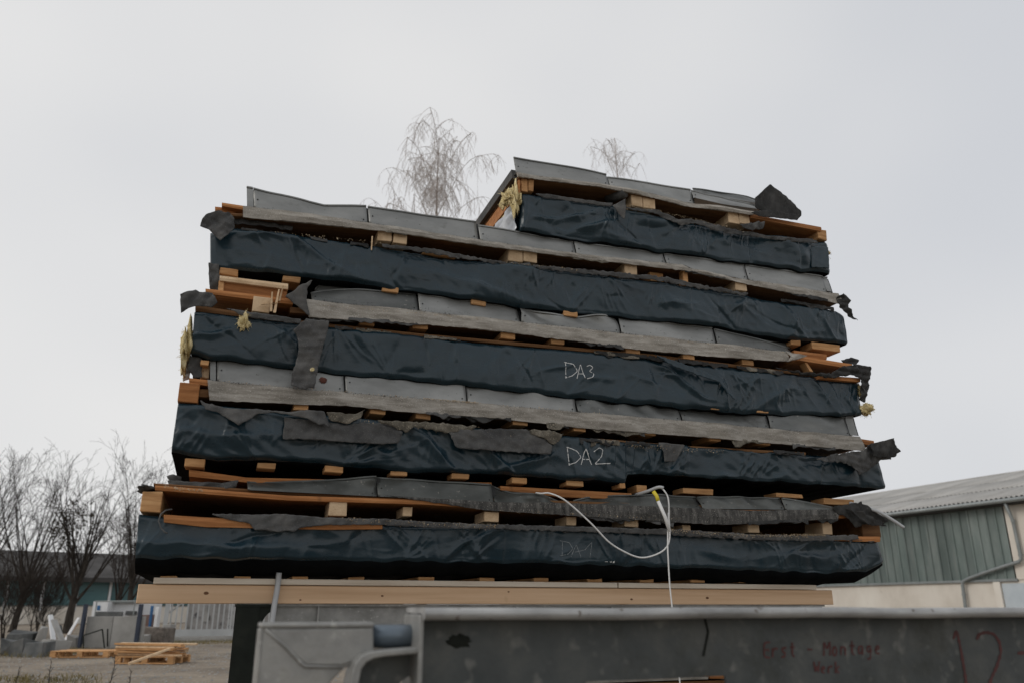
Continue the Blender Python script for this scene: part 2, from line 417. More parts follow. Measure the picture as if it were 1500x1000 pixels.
def folds(seed, u0, u1, hgt, per_m, amp=1.0, bias=None):
    r = np.random.default_rng(seed)
    F = []
    for _ in range(int(per_m * (u1 - u0))):
        th = r.choice([r.uniform(-1.5, 1.5), r.normal(-1.1, .35), r.normal(1.1, .35), r.normal(.05, .15)])
        F.append((r.uniform(u0, u1), r.uniform(0, hgt), th, r.uniform(.04, .19), r.uniform(.006, .026),
                  r.choice([-1, 1], p=[.4, .6]) * r.uniform(.003, .015) * amp))
    return F
def fans(seed, u0, u1, hgt, per_m, amp=1.0):
    """tension creases spreading from the points where the sheet is fixed"""
    r = np.random.default_rng(seed + 50); F = []
    for _ in range(int(per_m * (u1 - u0))):
        cu = r.uniform(u0, u1); top = r.random() < .6; cz = hgt if top else 0
        k = r.integers(3, 7); a0 = r.uniform(-2.5, -.6)
        for i in range(k):
            th = a0 + r.uniform(.12, .3) * i
            L = r.uniform(.05, .13); sg = -1 if top else 1
            F.append((cu + abs(math.cos(th)) * np.sign(math.cos(th)) * L * .9, cz + sg * abs(math.sin(th)) * L * .9, (th if top else -th), L, r.uniform(.004, .009), r.uniform(.004, .010) * amp))
    return F
def pleats(seed, u0, u1, hgt, per_m, amp=1.0):
    """bunches of narrow, nearly upright wrinkles"""
    r = np.random.default_rng(seed + 80); F = []
    for _ in range(int(per_m * (u1 - u0))):
        cu = r.uniform(u0, u1); cz = r.uniform(.03, hgt - .03); lean = r.normal(0, .25)
        for i in range(r.integers(3, 9)):
            F.append((cu + r.normal(0, .05), cz + r.normal(0, .03), math.pi / 2 + lean + r.normal(0, .16), r.uniform(.025, .085), r.uniform(.003, .008), r.uniform(.002, .0055) * amp))
    return F
def fold_h(F, U, Z):
    h = np.zeros_like(U)
    for cu, cz, th, L, w, A in F:
        m = np.abs(U - cu) < 3 * L
        du = U[m] - cu; dz = Z[m] - cz
        a = du * math.cos(th) + dz * math.sin(th)
        d = -du * math.sin(th) + dz * math.cos(th) + 1.2 * A * np.sin(a / L * 2)
        s = np.where(d > 0, d / w, d / (w * 2.2))
        h[m] += A * np.exp(-np.abs(s) ** 1.7) * np.exp(-(a / L) ** 2)
    return h

DEPTH = 3.4
MEMB = {}
def membrane(parent, key, top, bot, seed, per_m=16, amp=1.0, steps=(), extra=None, rise=0.0, v0=0.0):
    tu, tz = pl(top, v0); bu, bz = pl(bot, v0)
    nu, nz = 860, 48
    s = np.linspace(0, 1, nu)
    Tu = tu[0] + (tu[-1] - tu[0]) * s; Tz = np.interp(Tu, tu, tz)
    Bu = bu[0] + (bu[-1] - bu[0]) * s; Bz = np.interp(Bu, bu, bz)
    Bz = Bz + sn(sines(seed + 7, 7, .09, .5, .0028), Bu, Bu * 0)
    F = folds(seed, Tu[0], Tu[-1], .25, per_m * 1.1, amp * .62) + fans(seed, Tu[0], Tu[-1], .23, 2.4, amp * .6) + pleats(seed, Tu[0], Tu[-1], .23, 4.5, amp)
    if extra: F += extra
    S1 = sines(seed + 1, 6, .35, 1.1, .005 * amp); S2 = sines(seed + 2, 10, .05, .22, .0006 * amp)
    def height(u, z, zb):
        U = np.asarray(u, float); Z = np.asarray(z, float)
        h = sn(S1, U, Z * 1.5) + sn(S2, U, Z) + fold_h(F, U, Z - zb)
        for u_s, st in steps:
            h = h + st / (1 + np.exp((U - u_s - .02 * (Z - zb)) / .0025))
        return h
    rows = []
    t = np.linspace(0, 1, nz)
    TT, SS = np.meshgrid(t, s, indexing='ij')
    UU = Tu[None, :] * (1 - TT) + Bu[None, :] * TT
    ZZ = Tz[None, :] * (1 - TT) + Bz[None, :] * TT
    ZB = np.broadcast_to(Bz[None, :], ZZ.shape)
    H = height(UU.ravel(), ZZ.ravel(), ZB.ravel()).reshape(UU.shape)
    edge = np.minimum(1, np.minimum(SS, 1 - SS) / .006)
    rnd = .012 * (1 - np.sin(np.pi * np.clip(np.minimum(TT, 1 - TT) / .10, 0, 1) / 2)) + .007 * (1 - edge)
    VV = v0 - H * np.clip((1 - TT) / .05, .3, 1) + rnd
    P = [np.stack([Tu, np.full(nu, DEPTH), Tz - .002], 1), np.stack([Tu, np.full(nu, .25), Tz - .002], 1)]
    for i in range(nz): P.append(np.stack([UU[i], VV[i], ZZ[i]], 1))
    for dv in (.02, .05, .08, .12, .3, 1.2, DEPTH):
        P.append(np.stack([Bu, np.full(nu, v0 + dv), Bz - .004 + rise * min(1, (dv / .12) ** .8) + .004 * np.sin(Bu * 5 + dv * 3)], 1))
    n = len(P); V = np.concatenate(P)
    f = []
    for i in range(n - 1):
        for j in range(nu - 1):
            a = i * nu + j
            f.append((a, a + 1, a + 1 + nu, a + nu))
    f.append([i * nu for i in range(n)]); f.append([i * nu + nu - 1 for i in range(n)][::-1])
    me_o = build("membrane_wrap", V, f, M["membrane"], parent, True)
    me_o.data.materials.append(M["underside_shade"])                 # shade painted black onto the underside faces
    mi = np.zeros(len(f), np.int32); mi[(nz + 1) * (nu - 1):(n - 1) * (nu - 1)] = 1
    me_o.data.polygons.foreach_set("material_index", mi)
    def surf_v(u, z):
        zb = np.interp(u, Bu, Bz); zt = np.interp(u, Tu, Tz)
        return float(v0 - height(np.array([u]), np.array([z]), np.array([zb]))[0])
    MEMB[key] = surf_v
    return me_o

def slab(name, top, bot, v0, v1, mat, parent, n=120, wob=0.0, seed=1, smooth=False, ragged=0.0):
    """solid band between two pixel polylines on plane v0, running back to v1"""
    tu, tz = pl(top, v0); bu, bz = pl(bot, v0)
    s = np.linspace(0, 1, n)
    Tu = tu[0] + (tu[-1] - tu[0]) * s; Tz = np.interp(Tu, tu, tz)
    Bu = bu[0] + (bu[-1] - bu[0]) * s; Bz = np.interp(Bu, bu, bz)
    S = sines(seed, 6, .12, .7, wob)
    wv = sn(S, Tu, Tu * 0) if wob else 0 * Tu
    r = np.random.default_rng(seed)
    if ragged: Bz = Bz + r.normal(0, ragged, n); Tz = Tz + r.normal(0, ragged * .4, n)
    Mz = (Tz + Bz) / 2
    Mu = (Tu + Bu) / 2
    V = np.concatenate([np.stack([Tu, v0 + wv, Tz], 1), np.stack([Mu, v0 + wv * 1.3 - .003, Mz], 1), np.stack([Bu, v0 + wv * .7, Bz], 1),
                        np.stack([Bu, np.full(n, v1), Bz], 1), np.stack([Tu, np.full(n, v1), Tz], 1)])
    f = []
    for k in range(5):
        k2 = (k + 1) % 5
        for j in range(n - 1):
            f.append((k * n + j, k * n + j + 1, k2 * n + j + 1, k2 * n + j))
    f.append([k * n for k in range(5)]); f.append([k * n + n - 1 for k in range(5)][::-1])
    return build(name, V, f, mat, parent, smooth)

def block(parent, x0, y0, x1, y1, v=0.0, L=2.0, mat="endgrain", name="spacer_batten", tilt=0.0):
    """squared timber whose front end shows at the pixel box, running back L"""
    xm, ym = (x0 + x1) / 2, (y0 + y1) / 2
    ua, _ = fp(x0, ym, v); ub, _ = fp(x1, ym, v)
    _, za = fp(xm, y1, v); _, zb = fp(xm, y0, v)
    j = lambda a=.002: random.uniform(-a, a)
    dz = tilt
    v8 = []
    for z in (za, zb):
        for vv in (v, v + L):
            for u in (ua, ub):
                v8.append((u + j(), vv + j(.004), z + j() + dz * (u - ua)))
    o = MB().hexa(v8).build(name, M[mat], parent)
    return bevel(o, .0025)

def inside(poly, x, y):
    c = np.zeros(x.shape, bool); n = len(poly)
    for i in range(n):
        x0, y0 = poly[i]; x1, y1 = poly[(i + 1) % n]
        if y0 == y1: continue
        k = ((y0 > y) != (y1 > y)) & (x < (x1 - x0) * (y - y0) / (y1 - y0) + x0)
        c ^= k
    return c

def sheet(name, poly, mat, parent, to3, cell=.007, jag=.003, amp=.012, seed=1, thick=.003, curl=None, label=None):
    """torn sheet: fine grid inside an outline, edges snapped to a jagged outline, wavy out of plane"""
    r = np.random.default_rng(seed)
    P = np.array(poly, float)
    D = []
    for i in range(len(P)):
        a, b = P[i], P[(i + 1) % len(P)]
        L = np.linalg.norm(b - a); n = max(1, int(L / (cell * 2.2)))
        for k in range(n):
            q = a + (b - a) * k / n
            D.append(q + (r.normal(0, jag, 2) if k else r.normal(0, jag * .5, 2)))
    D = np.array(D)
    lo, hi = D.min(0) - cell, D.max(0) + cell
    nx = int((hi[0] - lo[0]) / cell) + 2; ny = int((hi[1] - lo[1]) / cell) + 2
    gx, gy = np.meshgrid(lo[0] + cell * np.arange(nx), lo[1] + cell * np.arange(ny), indexing='ij')
    ok = inside(D, (gx[:-1, :-1] + cell / 2), (gy[:-1, :-1] + cell / 2))
    idx = -np.ones((nx, ny), int); verts = []; faces = []; cnt = {}
    for i, j in zip(*np.nonzero(ok)):
        q = []
        for a, b in ((i, j), (i + 1, j), (i + 1, j + 1), (i, j + 1)):
            if idx[a, b] < 0:
                idx[a, b] = len(verts); verts.append([gx[a, b], gy[a, b]])
            q.append(idx[a, b]); cnt[idx[a, b]] = cnt.get(idx[a, b], 0) + 1
        faces.append(q)
    if not faces: return None
    V = np.array(verts)
    E0 = D; E1 = np.roll(D, -1, 0); ED = E1 - E0; EL = (ED ** 2).sum(1) + 1e-12
    for k, c in cnt.items():
        if c < 4:
            p = V[k]; t = np.clip(((p - E0) * ED).sum(1) / EL, 0, 1)
            q = E0 + ED * t[:, None]; d = ((q - p) ** 2).sum(1); V[k] = q[d.argmin()]
    S = sines(seed + 5, 6, .08, .35, amp); S2 = sines(seed + 9, 5, .03, .08, amp * .12)
    d = sum(np.abs(sn([q], V[:, 0], V[:, 1])) * (1 if i % 2 else -1) for i, q in enumerate(S)) * .6 + sn(S2, V[:, 0], V[:, 1])
    if curl is not None: d = d + curl(V[:, 0], V[:, 1])
    o = build(name, [to3(a, b, c) for (a, b), c in zip(V, d)], faces, mat, parent, True, label=label)
    return solid(o, thick)

def flap(parent, px, v=-.04, seed=1, mat="felt", name="torn_felt", amp=.012, jag=.0014, out=0.0, cell=.0065, thick=.0022, label=None):
    pts = [fp(x, y, v) for x, y in px]
    zt = max(p[1] for p in pts); zb = min(p[1] for p in pts)
    c = (lambda a, b: -out * ((zt - b) / (zt - zb + 1e-6)) ** 1.5) if out else None
    return sheet(name, pts, M[mat], parent, lambda a, b, d: (a, v + d, b), cell, jag, amp, seed, thick, c, label)

def flap_u(parent, px, u0, seed=1, mat="foil", name="foil", amp=.006, jag=.003, thick=.003, cell=.012):
    pts = [ep(x, y, u0) for x, y in px]
    return sheet(name, pts, M[mat], parent, lambda a, b, d: (u0 + d, a, b), cell, jag, amp, seed, thick)

def flashing(parent, top, bot, vb=-.012, lean=.045, seed=1, dent=.004, flange=.14, name="metal_flashing", cap=False, mat="metal"):
    """one bent sheet: back flange on the roof, upright with hemmed top edge"""
    tu, tz = pl(top, vb); bu, bz = pl(bot, vb)
    nx, nz = 30, 8
    s = np.linspace(0, 1, nx)
    Tu = tu[0] + (tu[-1] - tu[0]) * s; Tz = np.interp(Tu, tu, tz)
    Bu = bu[0] + (bu[-1] - bu[0]) * s; Bz = np.interp(Bu, bu, bz)
    S = sines(seed, 5, .15, .6, dent)
    rows = [np.stack([Bu, np.full(nx, vb + flange), Bz + .012], 1), np.stack([Bu, np.full(nx, vb + .006), Bz + .003], 1)]
    for i in range(nz):
        t = i / (nz - 1)
        w = math.sin(math.pi * min(1, t * 1.0 + .0) / 1.0 * .5)
        rows.append(np.stack([Bu + (Tu - Bu) * t, vb + lean * t + sn(S, Tu, Tz * 0 + t * .13) * w, Bz + (Tz - Bz) * t], 1))
    last = rows[-1]
    for du, dz in ((-.006, .001), (-.007, -.005), (-.003, -.008)):       # folded hem
        rows.append(last + np.array([0, du, dz]))
    n = len(rows); V = np.concatenate(rows); f = []
    for i in range(n - 1):
        for j in range(nx - 1):
            a = i * nx + j; f.append((a, a + 1, a + 1 + nx, a + nx))
    o = build(name, V, f, M[mat], parent, True)
    o.data.set_sharp_from_angle(angle=.5)
    solid(o, .0022)
    # recessed joint tab, near-black to paint the shadow in the seam
    e = [rows[k][-1] for k in (2, 2 + nz // 2, 1 + nz)]
    mb = MB()
    q = []
    for i, p in enumerate(e): q += [p + np.array([-.012, .016, -.004 * (i == 2)]), p + np.array([.024, .016, -.006 * (i == 2)])]
    for i, p in enumerate(e): q += [p + np.array([-.012, .019, -.004 * (i == 2)]), p + np.array([.024, .019, -.006 * (i == 2)])]
    mb.add(q, [(0,1,3,2),(2,3,5,4),(6,8,9,7),(8,10,11,9),(0,2,8,6),(2,4,10,8),(1,7,9,3),(3,9,11,5),(4,5,11,10),(0,6,7,1)])
    mb.build("joint_tab", M["joint"], o)
    if tu[-1] - tu[0] > .2:
        for row, col in ((5, 1), (3, nx - 2)):
            p = rows[row][col]
            MB().tube([(p[0], p[1] - .0005, p[2]), (p[0], p[1] - .004, p[2])], .0042, 8).build("screw_head", M["joint"], o)
    return o

def crumbs(parent, lines, n, seed, mat="dust", size=(.0015, .0045), name="sawdust", spread=.010, v=(-.045, -.005), lbl=None):
    r = np.random.default_rng(seed); mb = MB()
    for _ in range(n):
        L = lines[r.integers(len(lines))]
        k = r.integers(len(L) - 1); t = r.random()
        x = L[k][0] + (L[k+1][0] - L[k][0]) * t; y = L[k][1] + (L[k+1][1] - L[k][1]) * t
        vv = r.uniform(*v); u, z = fp(x, y, vv)
        z += abs(r.normal(0, spread)) * r.choice([-.8, .5]); s = r.uniform(*size)
        d = r.normal(0, 1, (4, 3)); d = d / np.linalg.norm(d, axis=1)[:, None] * s * r.uniform(.6, 1.4, (4, 1))
        mb.add(d + np.array([u, vv, z]), [(0,1,2),(0,2,3),(0,3,1),(1,3,2)])
    o = mb.build(name, M[mat], parent); o["kind"] = "stuff"
    return o

def ribbon(parent, key, strokes, mat, w=.0035, name="chalk_lettering", lift=.0016, v_fn=None, label=None, seed=3):
    r = np.random.default_rng(seed); mb = MB()
    vf = v_fn or MEMB[key]
    for st in strokes:
        P = np.array([fp(x, y, vf(*fp(x, y, 0.0)) if v_fn is None else vf(0, 0)) for x, y in st])
        Q = []
        for i in range(len(P) - 1):
            L = np.linalg.norm(P[i+1] - P[i]); n = max(2, int(L / .006))
            for k in range(n): Q.append(P[i] + (P[i+1] - P[i]) * k / n)
        Q.append(P[-1]); Q = np.array(Q)
        if len(Q) > 4:
            Q2 = Q.copy(); Q2[1:-1] = (Q[:-2] + Q[1:-1] * 2 + Q[2:]) / 4; Q = Q2
        T = np.gradient(Q, axis=0); T /= np.linalg.norm(T, axis=1)[:, None] + 1e-9
        N = np.stack([-T[:, 1], T[:, 0]], 1)
        ww = w * .5 * r.uniform(.55, 1.25, len(Q))
        A = Q + N * ww[:, None]; B = Q - N * ww[:, None]
        v = [(a[0], vf(a[0], a[1]) - lift, a[1]) for a in A] + [(b[0], vf(b[0], b[1]) - lift, b[1]) for b in B]
        n = len(Q)
        mb.add(v, [(i, i + 1, n + i + 1, n + i) for i in range(n - 1) if r.random() > (.06 if v_fn is None else 0)])
    o = mb.build(name, mat, parent, label=label)
    return o

def lump(name, parent, c, r3, mat, seed=1, rough=.35, frame=MW):
    """irregular wad"""
    bm = bmesh.new(); bmesh.ops.create_icosphere(bm, subdivisions=4, radius=1)
    S = sines(seed, 10, .35, 1.4, rough * .3) + sines(seed + 3, 14, .08, .2, rough * .07)
    V = []
    for q in bm.verts:
        p = np.array(q.co); k = 1 + sn(S, p[0] + p[2] * .7, p[1] - p[2] * .4)
        V.append(np.array(c) + p * k * np.array(r3))
    f = [[w.index for w in fa.verts] for fa in bm.faces]; bm.free()
    if mat == "wool":
        o = build(name, V, f, M[mat], parent, True, frame)
        r = np.random.default_rng(seed + 40); mb = MB(); V = np.array(V)
        for _ in range(110):
            p = V[r.integers(len(V))]; d = p - np.array(c); d = d / (np.linalg.norm(d) + 1e-9) + r.normal(0, .9, 3)
            q = p + d * .0035 * r.uniform(.5, 1.8); e = q + (d + r.normal(0, .8, 3) - np.array([0, 0, .6])) * .004 * r.uniform(.5, 1.5)
            mb.tube([p, q, e], [.0012, .001, .0007], 3, cap=False)
        w = mb.build("wool_fibres", M[mat], o); w["kind"] = "stuff"
        return o
    return build(name, V, f, M[mat], parent, True, frame)

def elem(x, y, label):
    u, z = fp(x, y)
    return thing("roof_element", (u + 2.0 if x < 500 else u + 1.1, DEPTH / 2, z), label, "roof element", "wrapped roof elements in the stack", MS)

def lerp_pts(pts, x):
    a = np.array(pts); return float(np.interp(x, a[:, 0], a[:, 1]))

def make_strip(parent, top, bot, seed, v0=-.026, v1=-.017, mat="strip"):
    return slab("felt_strip", top, bot, v0, v1, M[mat], parent, 160, .004, seed, False, .0012)

def sheathing(parent, line, dy_top, dy_bot, seed, v0=-.009):
    """roof boarding behind the strip: line = strip bottom (pixels)"""
    top = [(x, y + dy_top) for x, y in line]; bot = [(x, y + dy_bot) for x, y in line]
    return slab("sheathing_board", top, bot, v0, DEPTH, M["sheath"], parent, 60)

def flash_row(parent, cuts, top, base, seed, **k):
    """sheets between the cut positions; top = list of polylines or one polyline"""
    for i in range(len(cuts) - 1):
        x0, x1 = cuts[i] + .8, cuts[i + 1] - .8
        xs_ = np.linspace(x0, x1, 9)
        tp = [(x, lerp_pts(top, x)) for x in xs_]
        bt = [(x, lerp_pts(base, x) + .5) for x in xs_]
        flashing(parent, tp, bt, seed=seed + i, **k)

# ------------------------------------------------------------------ roof element E1 (bottom, DA1)
e1 = elem(200, 840, "lowest roof element of the stack, dark membrane faintly chalked DA1")
membrane(e1, "DA1", [(203, 752), (300, 764), (480, 769), (657, 770), (800, 771), (980, 777), (1100, 786), (1286, 791)],
         [(198, 816), (272, 818), (480, 820), (800, 825), (1100, 834), (1200, 838), (1270, 836), (1296, 823)], 11, 13, 1.0, rise=-.058, steps=((fp(738, 800)[0], .006), (fp(1040, 800)[0], -.004)),
         extra=[(fp(300, 800)[0], .06, .05, .5, .02, .018), (fp(1180, 800)[0], .09, .1, .25, .018, .014), (fp(700, 800)[0], .12, .6, .14, .012, .014), (fp(690, 800)[0], .1, .62, .12, .010, -.012)])
st_t = [(563, 724), (600, 727), (740, 735), (800, 735), (980, 742), (1100, 747), (1232, 745)]
st_b = [(575, 726), (629, 734), (706, 746), (800, 752), (984, 764), (1060, 768), (1228, 759)]
make_strip(e1, st_t, st_b, 21, mat="strip_dirty_shaded")
slab("sheathing_board", [(227, 710), (420, 725), (620, 731), (740, 737), (980, 745), (1240, 748)], [(227, 717), (420, 732), (620, 738), (740, 746), (980, 756), (1240, 758)], -.008, DEPTH, M["wood_u"], e1, 60)
slab("upper_board", [(225, 707), (420, 719), (620, 726), (980, 738), (1230, 744)], [(225, 710), (420, 724), (620, 731), (980, 744), (1230, 748)], .012, 1.6, M["sheath"], e1, 40)
base1 = [(360, 716), (480, 722), (560, 726), (740, 736), (980, 743), (1232, 746), (1262, 748)]
top1 = [(360, 702), (420, 703), (480, 700), (552, 696), (640, 702), (725, 707), (750, 719), (800, 722), (832, 734), (872, 724), (980, 722), (1028, 725), (1148, 727), (1200, 735), (1256, 745)]
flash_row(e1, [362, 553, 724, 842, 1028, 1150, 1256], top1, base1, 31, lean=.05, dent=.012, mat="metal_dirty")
block(e1, 207, 719, 237, 749, -.01, 2.1, "wood", "spacer_batten")
for q in [(482, 733, 508, 755), (709, 749, 731, 764), (830, 756, 844, 769), (915, 759, 935, 771), (1096, 767, 1112, 779), (590, 742, 604, 755), (1000, 768, 1012, 777), (1205, 764, 1219, 782)]:
    block(e1, *q, v=(.0 if q[2] - q[0] > 17 else .03), L=.16)
for (p_, q_) in (((1262, 750), (1288, 786)),):
    block(e1, p_[0], p_[1], q_[0], q_[1], .03, 3.2, "sheath", "end_batten")
slab("wrap_board", [(240, 753), (300, 757), (480, 765), (560, 768)], [(240, 764), (300, 771), (480, 775), (560, 774)], -.026, .02, M["wood_u"], e1, 40)
slab("wrap_board", [(1225, 785), (1289, 785)], [(1225, 791), (1289, 793)], -.02, .02, M["wood_u"], e1, 12)
flap(e1, [(300, 751), (322, 752), (372, 753), (420, 752), (470, 757), (560, 759), (640, 764), (740, 768), (740, 774), (640, 773), (560, 768), (480, 768), (440, 772), (430, 779), (419, 776), (408, 779), (394, 777), (373, 776), (366, 766), (330, 759)], -.04, 41, amp=.006)
flap(e1, [(740, 767), (850, 771), (980, 774), (1100, 782), (1200, 784), (1256, 782), (1258, 790), (1180, 792), (1100, 790), (980, 783), (850, 778), (740, 775)], -.03, 42, amp=.006, jag=.0028)
flap(e1, [(1218, 742), (1240, 738), (1262, 734), (1281, 748), (1301, 762), (1292, 768), (1272, 764), (1255, 772), (1243, 760), (1228, 752)], -.03, 43, mat="felt_black", amp=.017, jag=.003)
flap(e1, [(1237, 744), (1262, 748), (1292, 764), (1300, 770), (1270, 768), (1258, 758)], -.06, 44, mat="felt_black", amp=.017)
flap(e1, [(245, 702), (280, 705), (330, 706), (350, 703), (346, 713), (336, 719), (326, 715), (290, 714), (250, 712)], .03, 45, amp=.02)
flap(e1, [(244, 697), (254, 694), (266, 698), (264, 706), (250, 705)], .06, 46, amp=.02)
lump("felt_roll", e1, (*fp(216, 718, .1)[:1], .10, fp(216, 717, .1)[1]), (.04, .16, .014), "felt", 3, .2)
mbt = MB().tube([(fp(x, y, -.05)[0], -.05 - .01 * i, fp(x, y, -.05)[1]) for i, (x, y) in enumerate([(252, 745), (243, 747), (236, 753), (233, 763), (236, 773), (242, 780), (246, 782)])], .0035, 6)
mbt.build("torn_thread", M["felt"], e1, smooth=True)
crumbs(e1, [[(500, 760), (620, 766), (740, 770)], [(980, 776), (1100, 784), (1210, 783)]], 2600, 51, spread=.008)
crumbs(e1, [[(730, 746), (1000, 760)], [(240, 712), (300, 718)]], 260, 52, spread=.006)
for x in (247, 355, 440, 522, 625, 714, 793, 872, 948, 1023, 1092, 1160):
    y = 848 + (x - 250) * .0045
    block(e1, x - 12.5 + (x - 250) * .002, y - 5, x + 12.5 - (x - 250) * .004, y + 1.5, .13, 2.6, "wood", "bearer_batten")
ribbon(e1, "DA1", [[(824, 793), (823, 814)], [(820, 791), (834, 794), (839, 803), (832, 811), (821, 813)], [(836, 815), (844, 797), (851, 816)], [(842, 808), (858, 804)], [(857, 804), (867, 793), (864, 816)]], M["chalk_dim"], .0026, label="faint chalk letters DA1")
ribbon(e1, "DA1", [[(886, 822), (890, 822)], [(893, 821), (895, 824), (896, 821)], [(898, 824), (898, 821), (900, 824), (900, 821)]], M["chalk"], .003, "small_print")

# ------------------------------------------------------------------ E2 (DA2)
e2 = elem(255, 690, "second roof element from the bottom, membrane chalked DA2, torn felt hanging down")
mid2 = fp(917, 680)[0]
membrane(e2, "DA2", [(261, 590), (400, 603), (560, 616), (730, 630), (913, 646), (1060, 656), (1173, 664), (1286, 673)],
         [(251, 661), (301, 671), (400, 674), (492, 680), (583, 689), (712, 694), (794, 699), (913, 705), (917, 704), (921, 691), (1041, 699), (1200, 709), (1299, 713)], 12, 15, 1.15, ((mid2, .016), (fp(583, 650)[0], .006)),
         extra=[(fp(640, 660)[0], .10, -.62, .2, .014, .02), (fp(725, 675)[0], .08, -.5, .22, .012, .018), (fp(770, 675)[0], .07, .45, .18, .012, .016), (fp(330, 650)[0], .11, .12, .35, .02, .016)])
top2s = [(304, 556), (450, 570), (600, 582), (700, 590), (850, 603), (1033, 618), (1150, 629), (1259, 639)]
bot2s = [(307, 585), (400, 590), (460, 592), (528, 595), (535, 597), (610, 604), (730, 612), (850, 626), (1033, 640), (1150, 650), (1269, 660)]
make_strip(e2, top2s, bot2s, 22)
sheathing(e2, [(277, 584), (307, 585), (528, 594), (730, 612), (1033, 639), (1262, 659)], -15, -4, 2)
slab("upper_board", [(277, 553), (320, 558)], [(277, 561), (320, 566)], -.012, 1.4, M["wood_u"], e2, 8)
slab("upper_board", [(1240, 639), (1280, 645)], [(1240, 646), (1280, 652)], .0, 1.4, M["wood_u"], e2, 8)
top2 = [(308, 514), (316, 516), (505, 534), (600, 542), (684, 550), (700, 560), (760, 566), (845, 575), (930, 585), (999, 594), (1060, 601), (1127, 600), (1190, 604), (1248, 608), (1257, 607)]
flash_row(e2, [317, 505], [(316, 516), (505, 533)], top2s, 32, dent=.002)
flash_row(e2, [506, 684], [(505, 534), (684, 549)], top2s, 33, dent=.002)
flash_row(e2, [685, 845], [(684, 557), (700, 559), (720, 560), (760, 566), (845, 575)], top2s, 34, dent=.008)
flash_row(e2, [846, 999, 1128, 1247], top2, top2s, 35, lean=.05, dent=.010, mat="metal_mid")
flash_row(e2, [307, 317], [(307, 514), (317, 515)], top2s, 38, name="end_cap")
flash_row(e2, [1244.5, 1257], [(1244, 608), (1257, 607)], [(1244, 636), (1257, 636)], 39, name="end_cap")
bevel(block(e2, 262, 560, 292, 589, -.02, 2.1, "wood_u", "spacer_batten"), .004)
for q in [(542, 595, 565, 606), (609, 601, 631, 613), (751, 613, 773, 622), (943, 629, 961, 637), (1112, 643, 1128, 651), (840, 622, 858, 631), (1040, 637, 1056, 645), (430, 588, 452, 600)]:
    block(e2, *q, v=-.004, L=.2, mat="wood")
slab("wrap_board", [(880, 642), (1000, 652), (1180, 662)], [(880, 646), (1000, 656), (1180, 666)], .004, .05, M["sheath"], e2, 30)  # darker brown paints in the shadow under the strip
flap(e2, [(292, 584), (301, 590), (330, 597), (380, 599), (422, 603), (454, 600), (475, 602), (483, 626), (474, 621), (466, 623), (450, 613), (425, 607), (400, 604), (378, 606), (366, 614), (349, 624), (338, 616), (318, 603), (301, 600)], -.055, 61, amp=.012, out=.02)
flap(e2, [(417, 610), (470, 616), (506, 622), (532, 617), (560, 619), (575, 624), (590, 632), (587, 641), (582, 650), (556, 651), (480, 646), (414, 643)], -.040, 62, amp=.010, jag=.002, out=.02)
flap(e2, [(478, 603), (520, 606), (534, 600), (528, 612), (508, 621), (484, 616)], -.046, 63, amp=.01, mat="felt_dusty")
flap(e2, [(550, 615), (610, 617), (652, 620), (700, 624), (690, 630), (655, 634), (635, 629), (606, 626), (594, 633), (580, 626)], -.05, 64, amp=.01, mat="felt_dusty", jag=.003)
flap(e2, [(656, 630), (706, 628), (770, 628), (790, 637), (808, 652), (806, 660), (804, 666), (730, 661), (668, 657), (660, 642)], -.042, 65, amp=.010, jag=.002, out=.02)
flap(e2, [(770, 628), (800, 630), (826, 634), (820, 645), (812, 651), (796, 641), (780, 637)], -.052, 66, amp=.01, mat="felt_dusty", jag=.003)
flap(e2, [(964, 647), (1003, 651), (998, 660), (990, 675), (973, 675), (972, 662)], -.04, 67, amp=.006)
flap(e2, [(1195, 672), (1225, 664), (1262, 660), (1272, 651), (1308, 643), (1317, 662), (1304, 672), (1291, 673), (1280, 682), (1259, 695), (1250, 684), (1233, 676), (1210, 677)], -.05, 68, amp=.017, jag=.003)
flap(e2, [(1272, 650), (1306, 642), (1317, 661), (1302, 671), (1280, 668)], -.085, 69, mat="felt_black", amp=.02)
crumbs(e2, [[(500, 612), (600, 624), (660, 628)], [(700, 628), (810, 645)], [(920, 652), (1060, 660)]], 700, 53, spread=.010)
crumbs(e2, [[(620, 583), (700, 589)], [(320, 557), (900, 606)]], 500, 54, "sawdust" and "dust", (.0015, .004), spread=.003, v=(-.05, -.028))
for x0, y0, x1, y1 in [(271, 671, 300, 683), (377, 677, 404, 686), (476, 682, 503, 691), (572, 688, 597, 696), (662, 693, 687, 701), (750, 699, 772, 707), (830, 703, 855, 711), (908, 707, 916, 714)]:
    block(e2, x0, y0, x1, y1, .01, .10, "wood", "bearer_batten")
for x0, y0, x1, y1 in [(933, 710, 948, 721), (1001, 715, 1045, 723), (1137, 722, 1176, 728), (1207, 730, 1251, 739)]:
    block(e2, x0, y0, x1, y1, .06, .12, "wood", "bearer_batten")
slab("under_board", [(277, 687), (363, 699), (560, 703), (720, 706)], [(277, 697), (363, 706), (560, 710), (720, 712)], .06, .9, M["wood_u"], e2, 30)
slab("under_board", [(733, 711), (820, 716), (925, 722)], [(733, 717), (820, 727), (925, 731)], .04, .9, M["wood_u"], e2, 20)
ribbon(e2, "DA2", [[(831, 655), (834, 681)], [(830, 654), (845, 660), (851, 669), (843, 677), (833, 680)], [(851, 680), (858, 656), (866, 680)], [(854, 672), (864, 672)], [(870, 661), (877, 655), (883, 658), (881, 668), (871, 679), (894, 678)]], M["chalk"], .0042, label="chalk letters DA2")

